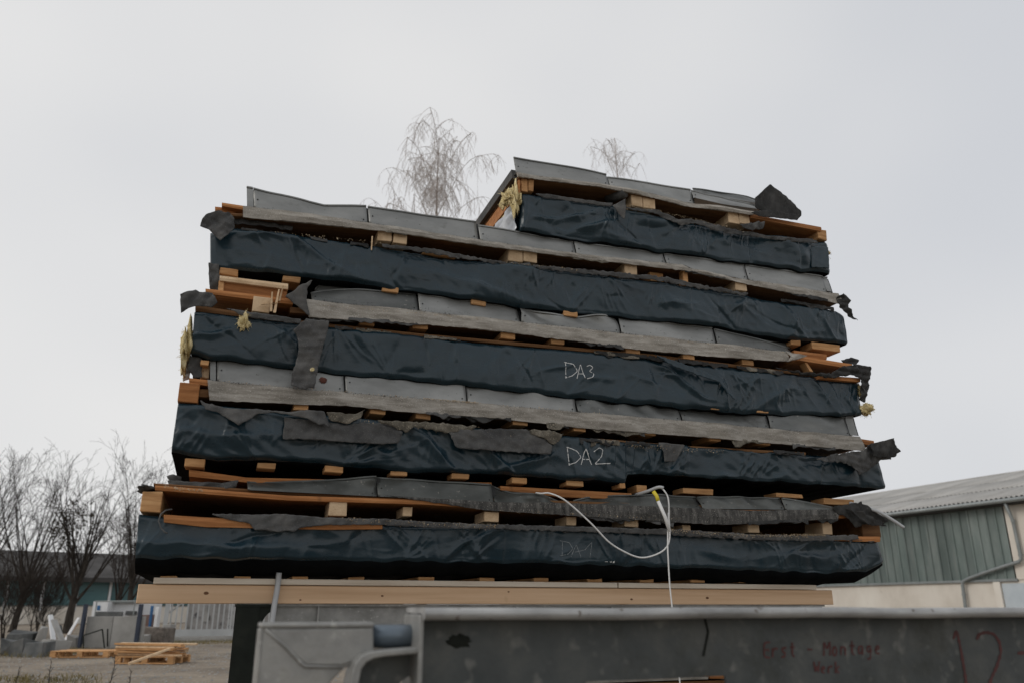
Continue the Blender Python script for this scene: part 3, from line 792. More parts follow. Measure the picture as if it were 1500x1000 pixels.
# ------------------------------------------------------------------ E3 (DA3)
e3 = elem(285, 530, "middle roof element of the stack, membrane chalked DA3, broken boards at its left end")
membrane(e3, "DA3", [(285, 457), (371, 467), (442, 475), (481, 479), (620, 493), (700, 502), (956, 524), (1054, 536), (1169, 549), (1259, 558)],
         [(280, 517), (304, 526), (500, 546), (700, 567), (845, 581), (999, 598), (1127, 606), (1264, 608)], 13, 15, 1.0, ((fp(715, 520)[0], .003), (fp(1060, 560)[0], .006)),
         extra=[(fp(310, 500)[0], .12, .55, .16, .010, .016), (fp(1000, 545)[0], .15, -.38, .16, .010, .024), (fp(1062, 570)[0], .09, -1.1, .10, .008, .02), (fp(420, 500)[0], .16, -.4, .12, .016, .014), (fp(1130, 580)[0], .1, .7, .16, .02, .016), (fp(1210, 575)[0], .12, -.8, .14, .01, .014)])
flap(e3, [(958, 518), (994, 530), (1030, 543), (1056, 555), (1076, 588), (1070, 584), (1052, 560), (1020, 549), (985, 536)], -.035, 70, "membrane", "loose_membrane_fold", .004, .002, out=.02)
top3s = [(448, 439), (500, 444), (613, 455), (730, 468), (850, 481), (952, 492), (1060, 504), (1152, 515)]
bot3s = [(453, 465), (560, 471), (650, 477), (730, 485), (850, 500), (956, 514), (1060, 523), (1156, 529)]
make_strip(e3, top3s, bot3s, 23)
sheathing(e3, [(425, 462), (560, 471), (730, 485), (956, 514), (1156, 529)], -12, -4, 3)
slab("broken_board", [(301, 423), (429, 438)], [(301, 430), (429, 446)], -.02, 1.2, M["wood_u"], e3, 16)
slab("wrap_board", [(286, 447), (371, 460), (445, 470), (620, 489), (960, 519), (1170, 545)], [(286, 456), (371, 466), (445, 475), (620, 493), (960, 524), (1170, 548)], .004, .05, M["sheath"], e3, 40)  # board coloured darker for the shadow beneath the felt strip
slab("cleat", [(322, 404), (422, 416)], [(322, 411), (422, 424)], -.02, .1, M["endgrain"], e3, 8)
slab("cleat", [(322, 411), (420, 424)], [(322, 428), (420, 436)], .0, .1, M["wood_u"], e3, 8)
block(e3, 320, 411, 328, 427, -.012, .4, "wood", "cleat")
block(e3, 370, 435, 396, 458, -.025, 2.0, "endgrain")
for i, (a, b, c, d) in enumerate([((397, 456), (399, 428), .012, 0), ((402, 458), (409, 424), .014, 1), ((409, 441), (415, 419), .010, 2), ((384, 446), (411, 444), .006, 3)]):
    p0 = fp(*a, -.045); p1 = fp(*b, -.055)
    mb = MB(); w = c * .5
    mb.add([(p0[0]-w, -.045, p0[1]), (p0[0]+w, -.047, p0[1]), (p1[0]+w*.3, -.06, p1[1]), (p1[0]-w*.6, -.058, p1[1]),
            (p0[0]-w, -.035, p0[1]), (p0[0]+w, -.036, p0[1]), (p1[0]+w*.3, -.055, p1[1]), (p1[0]-w*.6, -.053, p1[1])],
           [(0,1,2,3),(4,7,6,5),(0,4,5,1),(1,5,6,2),(2,6,7,3),(3,7,4,0)])
    mb.build("splinter", M["endgrain"], e3)
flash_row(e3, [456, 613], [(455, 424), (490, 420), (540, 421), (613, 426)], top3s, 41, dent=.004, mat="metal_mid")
flash_row(e3, [614, 762], [(613, 426), (700, 438), (762, 446)], top3s, 42, dent=.003)
flash_row(e3, [763, 909], [(763, 448), (800, 455), (828, 460), (847, 461), (880, 459), (909, 460)], top3s, 43, dent=.012)
flash_row(e3, [910, 1049], [(910, 461), (1048, 477)], top3s, 44, dent=.003)
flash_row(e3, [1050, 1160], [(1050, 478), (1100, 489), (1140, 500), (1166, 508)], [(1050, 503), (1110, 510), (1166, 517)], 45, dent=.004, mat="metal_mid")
# sheets bent backwards behind the buckled front ones
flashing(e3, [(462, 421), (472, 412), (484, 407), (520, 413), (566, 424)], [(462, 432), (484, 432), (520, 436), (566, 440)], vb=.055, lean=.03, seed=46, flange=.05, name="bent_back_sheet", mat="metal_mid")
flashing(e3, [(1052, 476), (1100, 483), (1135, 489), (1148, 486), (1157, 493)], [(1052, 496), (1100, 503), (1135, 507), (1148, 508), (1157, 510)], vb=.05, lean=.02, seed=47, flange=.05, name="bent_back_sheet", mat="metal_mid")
flap(e3, [(459, 409), (440, 418), (418, 435), (432, 446), (446, 457), (454, 464), (450, 445), (450, 424)], -.05, 71, amp=.008, jag=.002, label="felt corner folded over the end of the strip")
flap(e3, [(449, 466), (482, 470), (481, 480), (474, 505), (468, 528), (460, 570), (452, 568), (446, 572), (426, 565), (427, 548), (433, 532), (437, 512), (437, 499), (434, 490), (429, 484)], -.062, 72, amp=.010, out=.02, label="long torn felt tongue hanging over the membrane")
flap(e3, [(264, 432), (276, 427), (287, 424), (299, 429), (311, 429), (319, 444), (309, 452), (297, 449), (287, 449), (276, 452), (265, 458)], -.05, 73, amp=.016, mat="felt")
flap(e3, [(330, 452), (400, 462), (442, 468), (440, 474), (400, 470), (360, 464)], -.035, 74, amp=.008)
flap(e3, [(1134, 538), (1181, 545), (1216, 547), (1235, 536), (1255, 533), (1273, 537), (1276, 548), (1270, 560), (1274, 563), (1264, 574), (1262, 556), (1250, 549), (1216, 553), (1181, 549)], -.035, 75, mat="felt_black", amp=.02, jag=.0028)
flap(e3, [(1233, 527), (1246, 523), (1258, 527), (1253, 534), (1240, 534)], -.0, 76, mat="felt_black", amp=.02)
flap(e3, [(1262, 552), (1275, 545), (1273, 566), (1266, 590), (1260, 583)], -.02, 77, mat="felt_black", amp=.02)
flap(e3, [(1150, 513), (1166, 518), (1183, 521), (1168, 526), (1152, 530), (1158, 522)], -.04, 78, "strip", amp=.01)
for q in [(527, 468, 549, 476), (605, 472, 627, 481), (734, 487, 755, 496), (807, 496, 827, 504), (917, 509, 937, 517), (1087, 527, 1104, 534), (1000, 519, 1017, 526)]:
    block(e3, *q, v=-.004, L=.2, mat="wood")
slab("broken_board", [(1163, 513), (1211, 519)], [(1163, 520), (1211, 526)], .02, 1.0, M["wood_u"], e3, 8)
slab("broken_board", [(1170, 520), (1248, 533)], [(1170, 527), (1248, 540)], -.02, 1.2, M["wood_u"], e3, 8)
slab("wrap_board", [(1200, 549), (1260, 553)], [(1200, 554), (1260, 559)], -.012, .03, M["wood_u"], e3, 8)
mb = MB(); a = fp(1178, 531, 0); b = fp(1188, 544, 0)
mb.prism([(a[0], a[1]), (a[0]+.02, a[1]), (b[0]+.012, b[1]), (b[0]-.012, b[1])], -.005, .05).build("strut", M["wood"], e3)
for x0, y0, x1, y1 in [(973, 585, 991, 592), (1041, 592, 1062, 600), (1108, 597, 1126, 604), (294, 527, 306, 534)]:
    block(e3, x0, y0, x1, y1, .0, .9, "wood", "bearer_batten")
block(e3, 294, 533, 307, 553, .05, .9, "endgrain", "bearer_batten")
u_, z_ = fp(272, 505)
lump("insulation_tuft", e3, (u_, .06, z_), (.022, .10, .105), "wool", 5, .5)
u_, z_ = fp(357, 473); lump("insulation_tuft", e3, (u_, -.02, z_), (.022, .02, .040), "wool", 6, .6)
u_, z_ = fp(1269, 599); lump("insulation_tuft", e3, (u_, .01, z_), (.035, .04, .030), "wool", 7, .6)
u_, z_ = fp(1262, 570); lump("insulation_tuft", e3, (u_, .02, z_), (.012, .03, .035), "wool", 8, .6)
flap(e3, [(278, 520), (296, 525), (296, 552), (284, 552), (274, 540)], .03, 79, "felt", "end_wrap", .012)
flap(e3, [(270, 530), (280, 522), (278, 555), (267, 558)], .08, 80, "foil", "end_foil", .012)
crumbs(e3, [[(462, 447), (600, 458), (700, 467)], [(700, 468), (1150, 516)]], 420, 55, spread=.003, v=(-.05, -.028), size=(.0012, .0035))
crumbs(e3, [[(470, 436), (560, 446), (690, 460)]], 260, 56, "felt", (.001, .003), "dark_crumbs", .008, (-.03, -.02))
ribbon(e3, "DA3", [[(828, 530), (829, 553)], [(826, 530), (840, 533), (846, 543), (838, 550), (828, 553)], [(845, 554), (850, 533), (857, 553)], [(847, 547), (855, 547)], [(858, 537), (864, 534), (869, 538), (863, 543), (870, 547), (868, 552), (860, 554)]], M["chalk"], .0042, label="chalk letters DA3")

# ------------------------------------------------------------------ E4
e4 = elem(310, 400, "wide roof element under the short top one, unmarked navy membrane, crumpled felt corner")
membrane(e4, "E4", [(308, 340), (345, 335), (433, 346), (560, 362), (680, 381), (840, 398), (1000, 418), (1092, 432), (1224, 456), (1236, 461)],
         [(309, 390), (322, 392), (438, 403), (560, 420), (680, 437), (762, 449), (908, 464), (1048, 478), (1156, 496), (1242, 503)], 14, 17, 1.05, ((fp(592, 400)[0], .003), (fp(1052, 450)[0], .005)),
         extra=[(fp(460, 380)[0], .14, -.42, .2, .014, .016), (fp(380, 350)[0], .2, .25, .14, .012, .014), (fp(700, 425)[0], .08, -.1, .4, .02, .014), (fp(1160, 460)[0], .12, -.75, .16, .012, .018), (fp(1210, 480)[0], .1, -.8, .12, .01, .014)])
top4s = [(356, 301), (460, 315), (560, 329), (680, 348), (840, 371), (1000, 388), (1012, 393), (1080, 407), (1228, 430)]
bot4s = [(356, 318), (460, 328), (560, 338), (680, 356), (840, 377), (1000, 396), (1030, 402), (1096, 416), (1236, 446)]
make_strip(e4, top4s, bot4s, 24)
sheathing(e4, [(318, 318), (356, 319), (560, 338), (840, 377), (1000, 396), (1096, 416), (1232, 444)], -6, -2, 4)
slab("roof_board", [(325, 297), (358, 302)], [(325, 302), (358, 308)], .0, 1.8, M["wood_u"], e4, 8)
slab("roof_board", [(315, 303), (345, 306)], [(315, 310), (345, 313)], .04, 1.8, M["wood_u"], e4, 8)
top4 = [(360, 269), (371, 270), (414, 280), (457, 292), (478, 296), (504, 295), (539, 297), (620, 309), (702, 320), (704, 326), (844, 350), (976, 367), (1096, 384), (1218, 402)]
flash_row(e4, [371, 539], top4, top4s, 51, dent=.006)
flash_row(e4, [540, 701], top4, top4s, 52, dent=.002)
flash_row(e4, [703, 844, 976, 1096, 1212], [(703, 325)] + top4[10:], top4s, 53, dent=.002)
flash_row(e4, [361, 372], [(361, 268), (372, 270)], [(358, 302), (371, 303)], 57, name="end_cap")
flash_row(e4, [1210.5, 1219], [(1212, 403), (1219, 402)], [(1212, 426), (1219, 427)], 58, name="end_cap")
for q in [(553, 339, 574, 353), (576, 343, 596, 357), (745, 362, 766, 383), (767, 364, 787, 384), (915, 385, 933, 403), (1077, 410, 1093, 426)]:
    block(e4, *q, v=.0, L=.5)
block(e4, 952, 400, 972, 413, .05, .5, "wood", "loose_offcut", .05)
block(e4, 1001, 393, 1008, 419, .0, .05, "wood", "loose_offcut")
block(e4, 620, 370, 668, 374, .0, .1, "wood", "loose_offcut")
flap(e4, [(293, 333), (296, 322), (301, 316), (313, 311), (326, 309), (337, 311), (342, 318), (344, 334), (334, 345), (323, 356), (314, 347), (308, 340), (303, 335)], -.06, 81, amp=.015, out=.02, label="crumpled felt corner")
flap(e4, [(340, 318), (380, 324), (430, 332), (428, 338), (390, 332), (345, 328)], .02, 82, amp=.01)
flap(e4, [(560, 357), (640, 366), (740, 384), (850, 394), (960, 404), (1096, 430), (1090, 434), (960, 411), (850, 401), (740, 389), (640, 373), (560, 362)], -.02, 83, amp=.008, jag=.004)
flap(e4, [(1226, 436), (1236, 430), (1247, 440), (1243, 452), (1256, 470), (1247, 468), (1238, 458), (1230, 450)], -.03, 84, mat="felt_black", amp=.02, jag=.0028)
flap(e4, [(305, 384), (321, 388), (321, 424), (314, 428), (307, 422)], .0, 85, amp=.012, name="end_wrap")
flap(e4, [(318, 394), (324, 394), (324, 424), (320, 424)], .03, 86, "foil", "end_foil")
for x0, y0, x1, y1 in [(322, 393, 349, 403), (414, 405, 440, 413), (826, 456, 846, 463), (1159, 497, 1173, 505), (1190, 503, 1231, 513), (560, 420, 584, 428), (690, 440, 712, 447)]:
    block(e4, x0, y0, x1, y1, .01, .12, "wood", "bearer_batten")
crumbs(e4, [[(400, 340), (560, 356)], [(740, 384), (850, 396)]], 160, 57, spread=.006)
mbs = MB(); p0 = fp(545, 347, -.02); p1 = fp(546, 367, -.025)
mbs.box((p0[0]-.003, -.028, p1[1]), (p0[0]+.003, -.022, p0[1])).build("splinter", M["endgrain"], e4)

# ------------------------------------------------------------------ E5 (short, top)
e5 = elem(765, 340, "short roof element on top of the stack, yellow insulation showing at its left end")
u5, _ = fp(764, 300)
membrane(e5, "E5", [(766, 282), (790, 287), (896, 300), (920, 308), (984, 322), (1070, 336), (1196, 355), (1212, 353)],
         [(763, 337), (774, 339), (974, 368), (1100, 385), (1217, 401)], 15, 19, 1.05, ((fp(985, 340)[0], .002),),
         extra=[(fp(870, 335)[0], .1, .5, .16, .014, .02), (fp(845, 320)[0], .15, .55, .14, .012, .016), (fp(800, 320)[0], .1, .35, .1, .01, .014)])
top5s = [(757, 253), (880, 269), (960, 284), (1000, 295), (1060, 303), (1104, 310)]
bot5s = [(759, 259), (880, 274), (960, 290), (1000, 301), (1060, 309), (1103, 315)]
make_strip(e5, top5s, bot5s, 25)
sheathing(e5, [(760, 262), (880, 276), (1000, 302), (1100, 316)], -5, -1.5, 5)
slab("roof_board", [(1100, 314), (1203, 333)], [(1100, 319), (1203, 339)], -.012, 1.9, M["wood_u"], e5, 12)
slab("roof_board", [(1040, 306), (1203, 337)], [(1040, 311), (1203, 341)], .03, 1.9, M["sheath"], e5, 12)
flash_row(e5, [755, 893], [(755, 225), (800, 232), (850, 242), (893, 251)], top5s, 61, dent=.002)
flash_row(e5, [893, 1016.5], [(894, 255), (960, 264), (1017, 274)], top5s, 62, dent=.003)
flash_row(e5, [1016, 1126], [(1017, 275), (1060, 284), (1126, 301)], [(1016, 289), (1060, 299), (1126, 308)], 63, dent=.004)
flashing(e5, [(1019, 272), (1060, 278), (1100, 284), (1112, 288), (1124, 294)], [(1019, 284), (1060, 290), (1100, 296), (1112, 298), (1124, 300)], vb=.045, lean=.04, seed=64, flange=.05, name="bent_back_sheet", mat="metal_mid")
flap(e5, [(1106, 290), (1113, 284), (1120, 277), (1128, 270), (1140, 279), (1158, 293), (1174, 310), (1174, 316), (1168, 322), (1150, 318), (1120, 311), (1106, 304)], -.02, 91, mat="felt_black", amp=.005, jag=.0006, label="felt end curled upwards")
flap(e5, [(1100, 311), (1125, 308), (1150, 313), (1174, 314), (1168, 323), (1140, 320), (1112, 317)], -.05, 92, mat="felt_black", amp=.005, jag=.0006)
for q in [(764, 262, 773, 280), (774, 262, 782, 280), (925, 284, 941, 303), (942, 286, 959, 305), (1067, 308, 1082, 327), (1083, 310, 1098, 328), (1198, 337, 1211, 351)]:
    block(e5, *q, v=.0, L=2.1, mat=("wood" if q[0] in (764, 774, 1198) else "endgrain"))
flap(e5, [(897, 301), (906, 297), (916, 291), (917, 305), (915, 322), (906, 312)], -.045, 93, amp=.004, jag=.001)
pA = fp(909, 285, .02)
MB().tube([(pA[0] - .05, .10, pA[1]), (pA[0] + .01, -.02, pA[1] - .005)], .032, 14).build("felt_roll", M["felt"], e5, smooth=True)
flap(e5, [(916, 303), (964, 308), (990, 320), (1024, 323), (1072, 335), (1120, 345), (1197, 351), (1198, 357), (1140, 352), (1072, 343), (1048, 337), (1020, 328), (1000, 330), (984, 325), (965, 315), (930, 309)], -.03, 94, amp=.012, jag=.0028)
flap(e5, [(782, 284), (800, 284), (850, 292), (897, 298), (896, 303), (850, 297), (800, 290)], -.012, 95, amp=.006, mat="felt")
flap(e5, [(1080, 330), (1100, 327), (1120, 325), (1118, 335), (1100, 338)], -.05, 96, amp=.015)
crumbs(e5, [[(916, 300), (960, 308), (1100, 340)]], 260, 58, spread=.006)
flap(e5, [(1188, 360), (1189, 392), (1215, 393), (1213, 362)], -.014, 97, "membrane", "membrane_patch", .002, .001)
u_, z_ = fp(1213, 370); lump("insulation_tuft", e5, (u_, .05, z_), (.02, .04, .03), "wool", 9, .6)
u_, z_ = fp(757, 290); lump("insulation_tuft", e5, (u_ - .005, .015, z_), (.020, .03, .075), "wool", 10, .7)
u_, z_ = fp(748, 282); lump("insulation_tuft", e5, (u_ , .08, z_), (.02, .06, .035), "wool", 11, .7)
# left end face of the short element, running back
def end_strip(name, a0, a1, b0, b1, mat, th, u0=None):
    u0 = u5 - .012 if u0 is None else u0
    P = [ep(*a0, u0), ep(*b0, u0), ep(*b1, u0), ep(*a1, u0)]
    # carry the strip on to the element's far end
    s = lambda p, q: (DEPTH, p[1])
    pol = [P[0], s(P[0], P[1]), s(P[3], P[2]), P[3]]
    return MB().prism(pol, u0 - th, u0, 0).build(name, M[mat], e5)
end_strip("end_board", (762, 264), (762, 283), (715, 330), (722, 335), "wood_u", .012)
end_strip("end_wool", (764, 283), (764, 292), (722, 335), (722, 336), "wool", .008)
end_strip("edge_felt", (756, 250), (757, 262), (708, 325), (712, 327), "felt", .03, u5 - .02)
mfo = MB()
zt = fp(764, 291)[1]; zb = fp(763, 336)[1]
Sx = sines(77, 8, .1, .5, .012)
nv = 60; nq = 12; vv_ = []
for i in range(nv):
    for k in range(nq):
        v = .02 + (DEPTH - .05) * i / (nv - 1); z = zt + (zb - zt) * k / (nq - 1)
        vv_.append((u5 - .018 - abs(sn(Sx, v, z * 2)), v, z))
mfo.add(vv_, [(i*nq+k, i*nq+k+1, (i+1)*nq+k+1, (i+1)*nq+k) for i in range(nv-1) for k in range(nq-1)])
solid(mfo.build("end_foil", M["foil"], e5, smooth=True), .003)

crumbs(e2, [top2s[:4], top2s[3:]], 900, 160, "felt_black", (.001, .0035), "grit_shadow_line", .003, (-.03, -.02))  # black specks that also draw the shadow line at the flashing foot
crumbs(e3, [top3s], 900, 161, "felt_black", (.001, .0035), "grit_shadow_line", .003, (-.03, -.02))
crumbs(e4, [top4s], 700, 162, "felt_black", (.001, .003), "grit_shadow_line", .002, (-.03, -.02))
def scraps(parent, line, n, seed, depth=(4, 11), mats=("felt", "felt_dusty", "felt_black"), v=-.015):
    r = np.random.default_rng(seed); x0, x1 = line[0][0], line[-1][0]
    for i in range(n):
        xa = r.uniform(x0, x1 - 30); w = r.uniform(18, 80); xb = min(xa + w, x1); k = max(4, int(w / 7))
        xs_ = np.linspace(xa, xb, k)
        up = [(x, lerp_pts(line, x) - 2.5) for x in xs_]
        dn = [(x + r.normal(0, 1.2), lerp_pts(line, x) + r.uniform(.8, 1.0) * (1.5 + r.random() ** 1.8 * r.uniform(*depth))) for x in xs_[::-1]]
        flap(parent, up + dn, v - r.uniform(0, .012), seed * 31 + i, mats[r.integers(len(mats))], amp=.007, jag=.002, out=r.uniform(.0, .02))
scraps(e1, st_b[2:], 8, 170, mats=("felt_black", "felt", "felt_black"))
scraps(e1, [(740, 770), (980, 776), (1100, 785), (1280, 790)], 7, 171, mats=("felt_black", "felt"))
scraps(e2, bot2s[3:], 9, 172)
scraps(e2, [(820, 641), (1000, 653), (1180, 664), (1280, 672)], 6, 173, mats=("felt_black", "felt_dusty"))
scraps(e3, [(480, 478), (700, 501), (956, 523), (1160, 547)], 11, 174, (3, 8), ("felt_black", "felt_dusty"), .0)
scraps(e3, bot3s, 6, 175, (3, 7))
scraps(e4, [(350, 336), (433, 346), (560, 362)], 4, 176, (3, 7), ("felt_black", "felt"), .0)
scraps(e4, [(1096, 431), (1224, 454)], 3, 177, (3, 8), ("felt_black",), .0)
scraps(e4, bot4s, 5, 178, (2, 5))
# ------------------------------------------------------------------ what the stack rests on
VB = 0.12
bt = fp(700, 858.5, VB)[1]; bb = fp(700, 884, VB)[1]
ul, ur = fp(201, 868, VB)[0], fp(1220, 872, VB)[0]
tb = MB().box((ul, VB, bb), (ur, VB + .12, bt - .002)).build("timber_beam", M["beam"], None, frame=MS)
bevel(tb, .003)
props(tb, "long pale planed timber beam under the whole stack", "timber beam")
z_pl0, z_pl1 = bt, fp(700, 850.5, VB)[1]
pk = MB()
for a, b in ((ul + .06, ul + 2.35), (ul + 2.356, ur - .12)):
    pk.box((a, VB - .012, z_pl0), (b, VB + .11, z_pl1))
props(bevel(pk.build("packing_plank", M["plank"], None, frame=MS), .002), "thin whitish plank lying on top of the long timber beam", "plank")
for i, (x, y, a) in enumerate([(302, 868, 1.0), (925, 877, .7), (1036, 875, .9), (560, 872, .6), (745, 866, .5), (440, 878, .5)]):
    u, z = fp(x, y, VB); k = 14
    pol = [(u + .011 * a * math.cos(6.283 * j / k) * (1 + .15 * math.sin(3 * j)), z + .007 * a * math.sin(6.283 * j / k)) for j in range(k)]
    MB().prism(pol, VB - .0006, VB + .002).build("knot", M["knot"], tb)
# rear steel beam that carries the timber
zs1 = bb - .001
sb = thing("steel_beam", ((ul + ur) / 2, VB + .06, zs1 - .14), "galvanised steel beam with upright ribs directly under the pale timber beam", "steel beam", None, MS)
s0, s1 = fp(404, 890, VB)[0], ur - .05
MB().box((s0, VB + .02, zs1 - .010), (s1, VB + .13, zs1)).build("top_flange", M["galv"], sb)
MB().box((s0, VB + .045, zs1 - .132), (s1, VB + .055, zs1 - .010)).build("web", M["galv"], sb)
MB().box((s0, VB - .03, zs1 - .142), (s1, VB + .13, zs1 - .132)).build("bottom_flange", M["galv"], sb)
for x in (467, 604, 760, 900, 1040, 1180):
    u = fp(x, 900, VB)[0]
    MB().box((u - .004, VB + .022, zs1 - .131), (u + .004, VB + .044, zs1 - .011)).build("stiffener", M["galv"], sb)
def trestle(u0, label):
    t = thing("steel_trestle", (u0, VB + .05, 0), label, "trestle", None, MS)
    zt = zs1 - .0005
    if u0 > 1: zt = zs1 - .143
    MB().box((u0 - .055, VB - .02, .02), (u0 + .045, VB - .008, zt - .012)).build("post_flange", M["steel_green"], t)
    MB().box((u0 - .01, VB - .007, .02), (u0 + .002, VB + .11, zt - .012)).build("post_web", M["steel_green"], t)
    MB().box((u0 - .055, VB + .111, .02), (u0 + .045, VB + .123, zt - .012)).build("post_flange", M["steel_green"], t)
    cap = MB().box((u0 - .06, VB - .024, zt - .012), (u0 + .115, VB + .127, zt)).build("head_plate", M["steel_green"], t)
    # curved knee plate
    pol = [(u0 + .045, zt - .012), (u0 + .11, zt - .012), (u0 + .11, zt - .03)]
    for k in range(9):
        a = math.pi / 2 * k / 8
        pol.append((u0 + .11 - .064 * math.sin(a), zt - .03 - .14 * (1 - math.cos(a))))
    MB().prism(pol, VB - .016, VB - .004).build("knee_plate", M["steel_green"], t)
    MB().box((u0 - .14, VB - .2, 0), (u0 + .13, VB + .3, .02)).build("foot_plate", M["steel_green"], t)
    MB().tube([(u0 + .045, VB - .021, .3 + .22), (u0 + .045, VB - .045, .3 + .22)], .014, 6).build("bolt", M["steel_green"], t)
    return t
# width at the stack: post seen from x=342 to 384
trestle(fp(361, 930, VB)[0] - .0, "dark green steel trestle post with curved knee under the left beam end")
trestle(fp(1120, 930, VB)[0], "dark green steel trestle post hidden behind the front steel beam")

# ------------------------------------------------------------------ galvanised frame close to the camera
VF = -2.19
fr = thing("galvanised_barrier", (fp(900, 950, VF)[0], VF, .0), "blurred galvanised steel barrier with red marker writing, closest to the camera", "steel barrier", None, MS)
uL, zT = fp(617, 893, VF - .06); zT = fp(900, 889, VF - .06)[1]
uL = fp(612, 930, VF)[0]
uR = 4.6
# web with a notch in its lower edge
n0, n1 = fp(858, 995, VF)[0], fp(1063, 995, VF)[0]
zn = fp(960, 992, VF)[1]; zb = .74
web = [(uL, zT - .012), (uL, zb), (n0 - .02, zb), (n0, zn - .003), (n1, zn), (n1 + .02, zb), (uR, zb), (uR, zT - .012)]
MB().prism(web, VF, VF + .008).build("web", M["galv_shaded"], fr)
# rolled top flange: rounded section swept along
sec = []
r0 = .0125
for k in range(13):
    a = math.pi * 1.5 - math.pi * k / 12 * 1.5 + math.pi * .5
    sec.append((VF - .062 + r0 * math.cos(a) , zT - r0 + r0 * math.sin(a)))
prof = [(VF + .10, zT), (VF - .062, zT)] + [(VF - .062 - r0 * math.sin(math.pi * k / 10), zT - r0 + r0 * math.cos(math.pi * k / 10)) for k in range(1, 11)] + [(VF - .05, zT - 2 * r0 + .001), (VF - .045, zT - .012), (VF + .10, zT - .010)]
nseg = 80
V = []; f = []
Sf = sines(5, 6, .15, .9, .0012)
for i in range(nseg + 1):
    u = uL - .004 + (uR - uL) * i / nseg
    w = float(sn(Sf, np.array(u), np.array(0.)))
    for v, z in prof: V.append((u, v + w, z + w * .6))
k = len(prof)
for i in range(nseg):
    for j in range(k): f.append((i*k+j, i*k+(j+1) % k, (i+1)*k+(j+1) % k, (i+1)*k+j))
f.append(list(range(k))); f.append([nseg*k+j for j in range(k)][::-1])
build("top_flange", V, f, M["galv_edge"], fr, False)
bevel(MB().box((uL - .010, VF - .055, zb), (uL - .0005, VF + .09, zT - .014)).build("end_plate", M["galv"], fr), .003, 2)
dk = fp(672, 938, VF)
lump("bolt_hole", fr, (dk[0], VF - .0005, dk[1]), (.024, .0015, .011), "steel_green", 21, .4)
pm = [fp(1031, 900, VF), fp(1037, 925, VF), fp(1030, 960, VF)]
MB().tube([(a, VF - .001, b) for a, b in pm], .0028, 6).build("scratch", M["steel_green"], fr)
# marker writing
G = {'E': [[(1,1),(0,1),(0,0),(1,0)], [(0,.5),(.8,.5)]], 'r': [[(0,.6),(0,0)], [(0,.4),(.4,.6),(.8,.55)]], 's': [[(.8,.6),(.2,.6),(.1,.4),(.7,.25),(.6,0),(0,0)]],
     't': [[(.4,.95),(.4,.1),(.8,0)], [(0,.62),(.8,.62)]], '-': [[(.1,.45),(.9,.45)]], 'M': [[(0,0),(0,1),(.5,.4),(1,1),(1,0)]], 'o': [[(.4,.6),(0,.4),(.1,0),(.6,0),(.75,.35),(.4,.6)]],
     'n': [[(0,.6),(0,0)], [(0,.45),(.5,.6),(.7,.4),(.7,0)]], 'a': [[(.7,.55),(.2,.6),(0,.2),(.4,0),(.7,.3)], [(.7,.6),(.75,0)]], 'g': [[(.7,.5),(.2,.6),(0,.25),(.5,.1),(.7,.5),(.65,-.3),(.1,-.3)]],
     'e': [[(0,.3),(.7,.35),(.5,.6),(.1,.5),(.1,.05),(.7,.05)]], 'i': [[(.3,.6),(.35,0)]], 'l': [[(.3,1),(.35,0)]], 'W': [[(0,1),(.2,0),(.5,.7),(.8,0),(1,1)]], 'k': [[(0,1),(0,0)], [(.7,.6),(0,.3),(.7,0)]], ' ': []}
def write(txt, x, y, w, h, slope=0.0):
    S = []
    for i, c in enumerate(txt):
        for st in G[c]:
            S.append([(x + i * w + a * w * .72, y + slope * i - b * h) for a, b in st])
    return S
vf_ = lambda a, b: VF
ws = write("Erst - Montage", 1119, 962, 12.5, 22, -.35) + write("Werk", 1192, 985, 10.5, 17)
ribbon(fr, None, ws, M["red_marker"], .0052, "red_writing", .0012, vf_, "small red marker writing in two rows")["kind"] = "stuff"
for st_, lb in (([(1396, 935), (1401, 922), (1407, 950), (1413, 985), (1417, 1015)], "large red marker figure 1"),
                ([(1430, 936), (1434, 928), (1444, 925), (1456, 928), (1464, 940), (1466, 955), (1460, 975), (1452, 992), (1446, 1012), (1480, 1010)], "large red marker figure 2"),
                ([(1490, 956), (1512, 954)], "red marker dash at the right edge")):
    ribbon(fr, None, [st_], M["red_marker"], .0095, "red_figure", .0012, vf_, lb)
# left bracket: folded plate box
def FP(x, y, v=VF): return fp(x, y, v)
z0 = .70
pol = [FP(385, 914), FP(547, 913), FP(548, 962), FP(505, 977), FP(470, 1012), (FP(455, 1000)[0], z0), (FP(378, 1000)[0], z0)]
bevel(MB().prism(pol, VF, VF + .012).build("bracket_plate", M["galv"], fr), .003, 2)
bevel(MB().box((FP(384, 914)[0] - .003, VF - .006, FP(460, 919)[1]), (FP(548, 914)[0], VF + .10, FP(460, 911)[1])).build("bracket_top", M["galv"], fr), .004, 2)
bevel(MB().box((FP(384, 914)[0] - .003, VF - .001, z0), (FP(384, 914)[0] + .004, VF + .10, FP(460, 920)[1])).build("bracket_side", M["galv"], fr), .002)
MB().tube([(a, VF - .001, b) for a, b in (FP(389, 920), FP(420, 948), FP(444, 973), FP(447, 975), FP(500, 976))], .0042, 8).build("weld_bead", M["galv"], fr, smooth=True)
pol = [FP(392, 921), FP(545, 920), FP(546, 958), FP(500, 973), FP(448, 972)]
bevel(MB().prism(pol, VF - .004, VF - .0005).build("bracket_panel", M["galv"], fr), .0025, 2)
c0_, c1_ = FP(540, 932), FP(618, 931)
MB().tube([(c0_[0], VF + .03, c0_[1]), (c1_[0] + .02, VF + .03, c1_[1])], .023, 20).build("cross_pipe", M["blue_pipe"], fr, smooth=True)
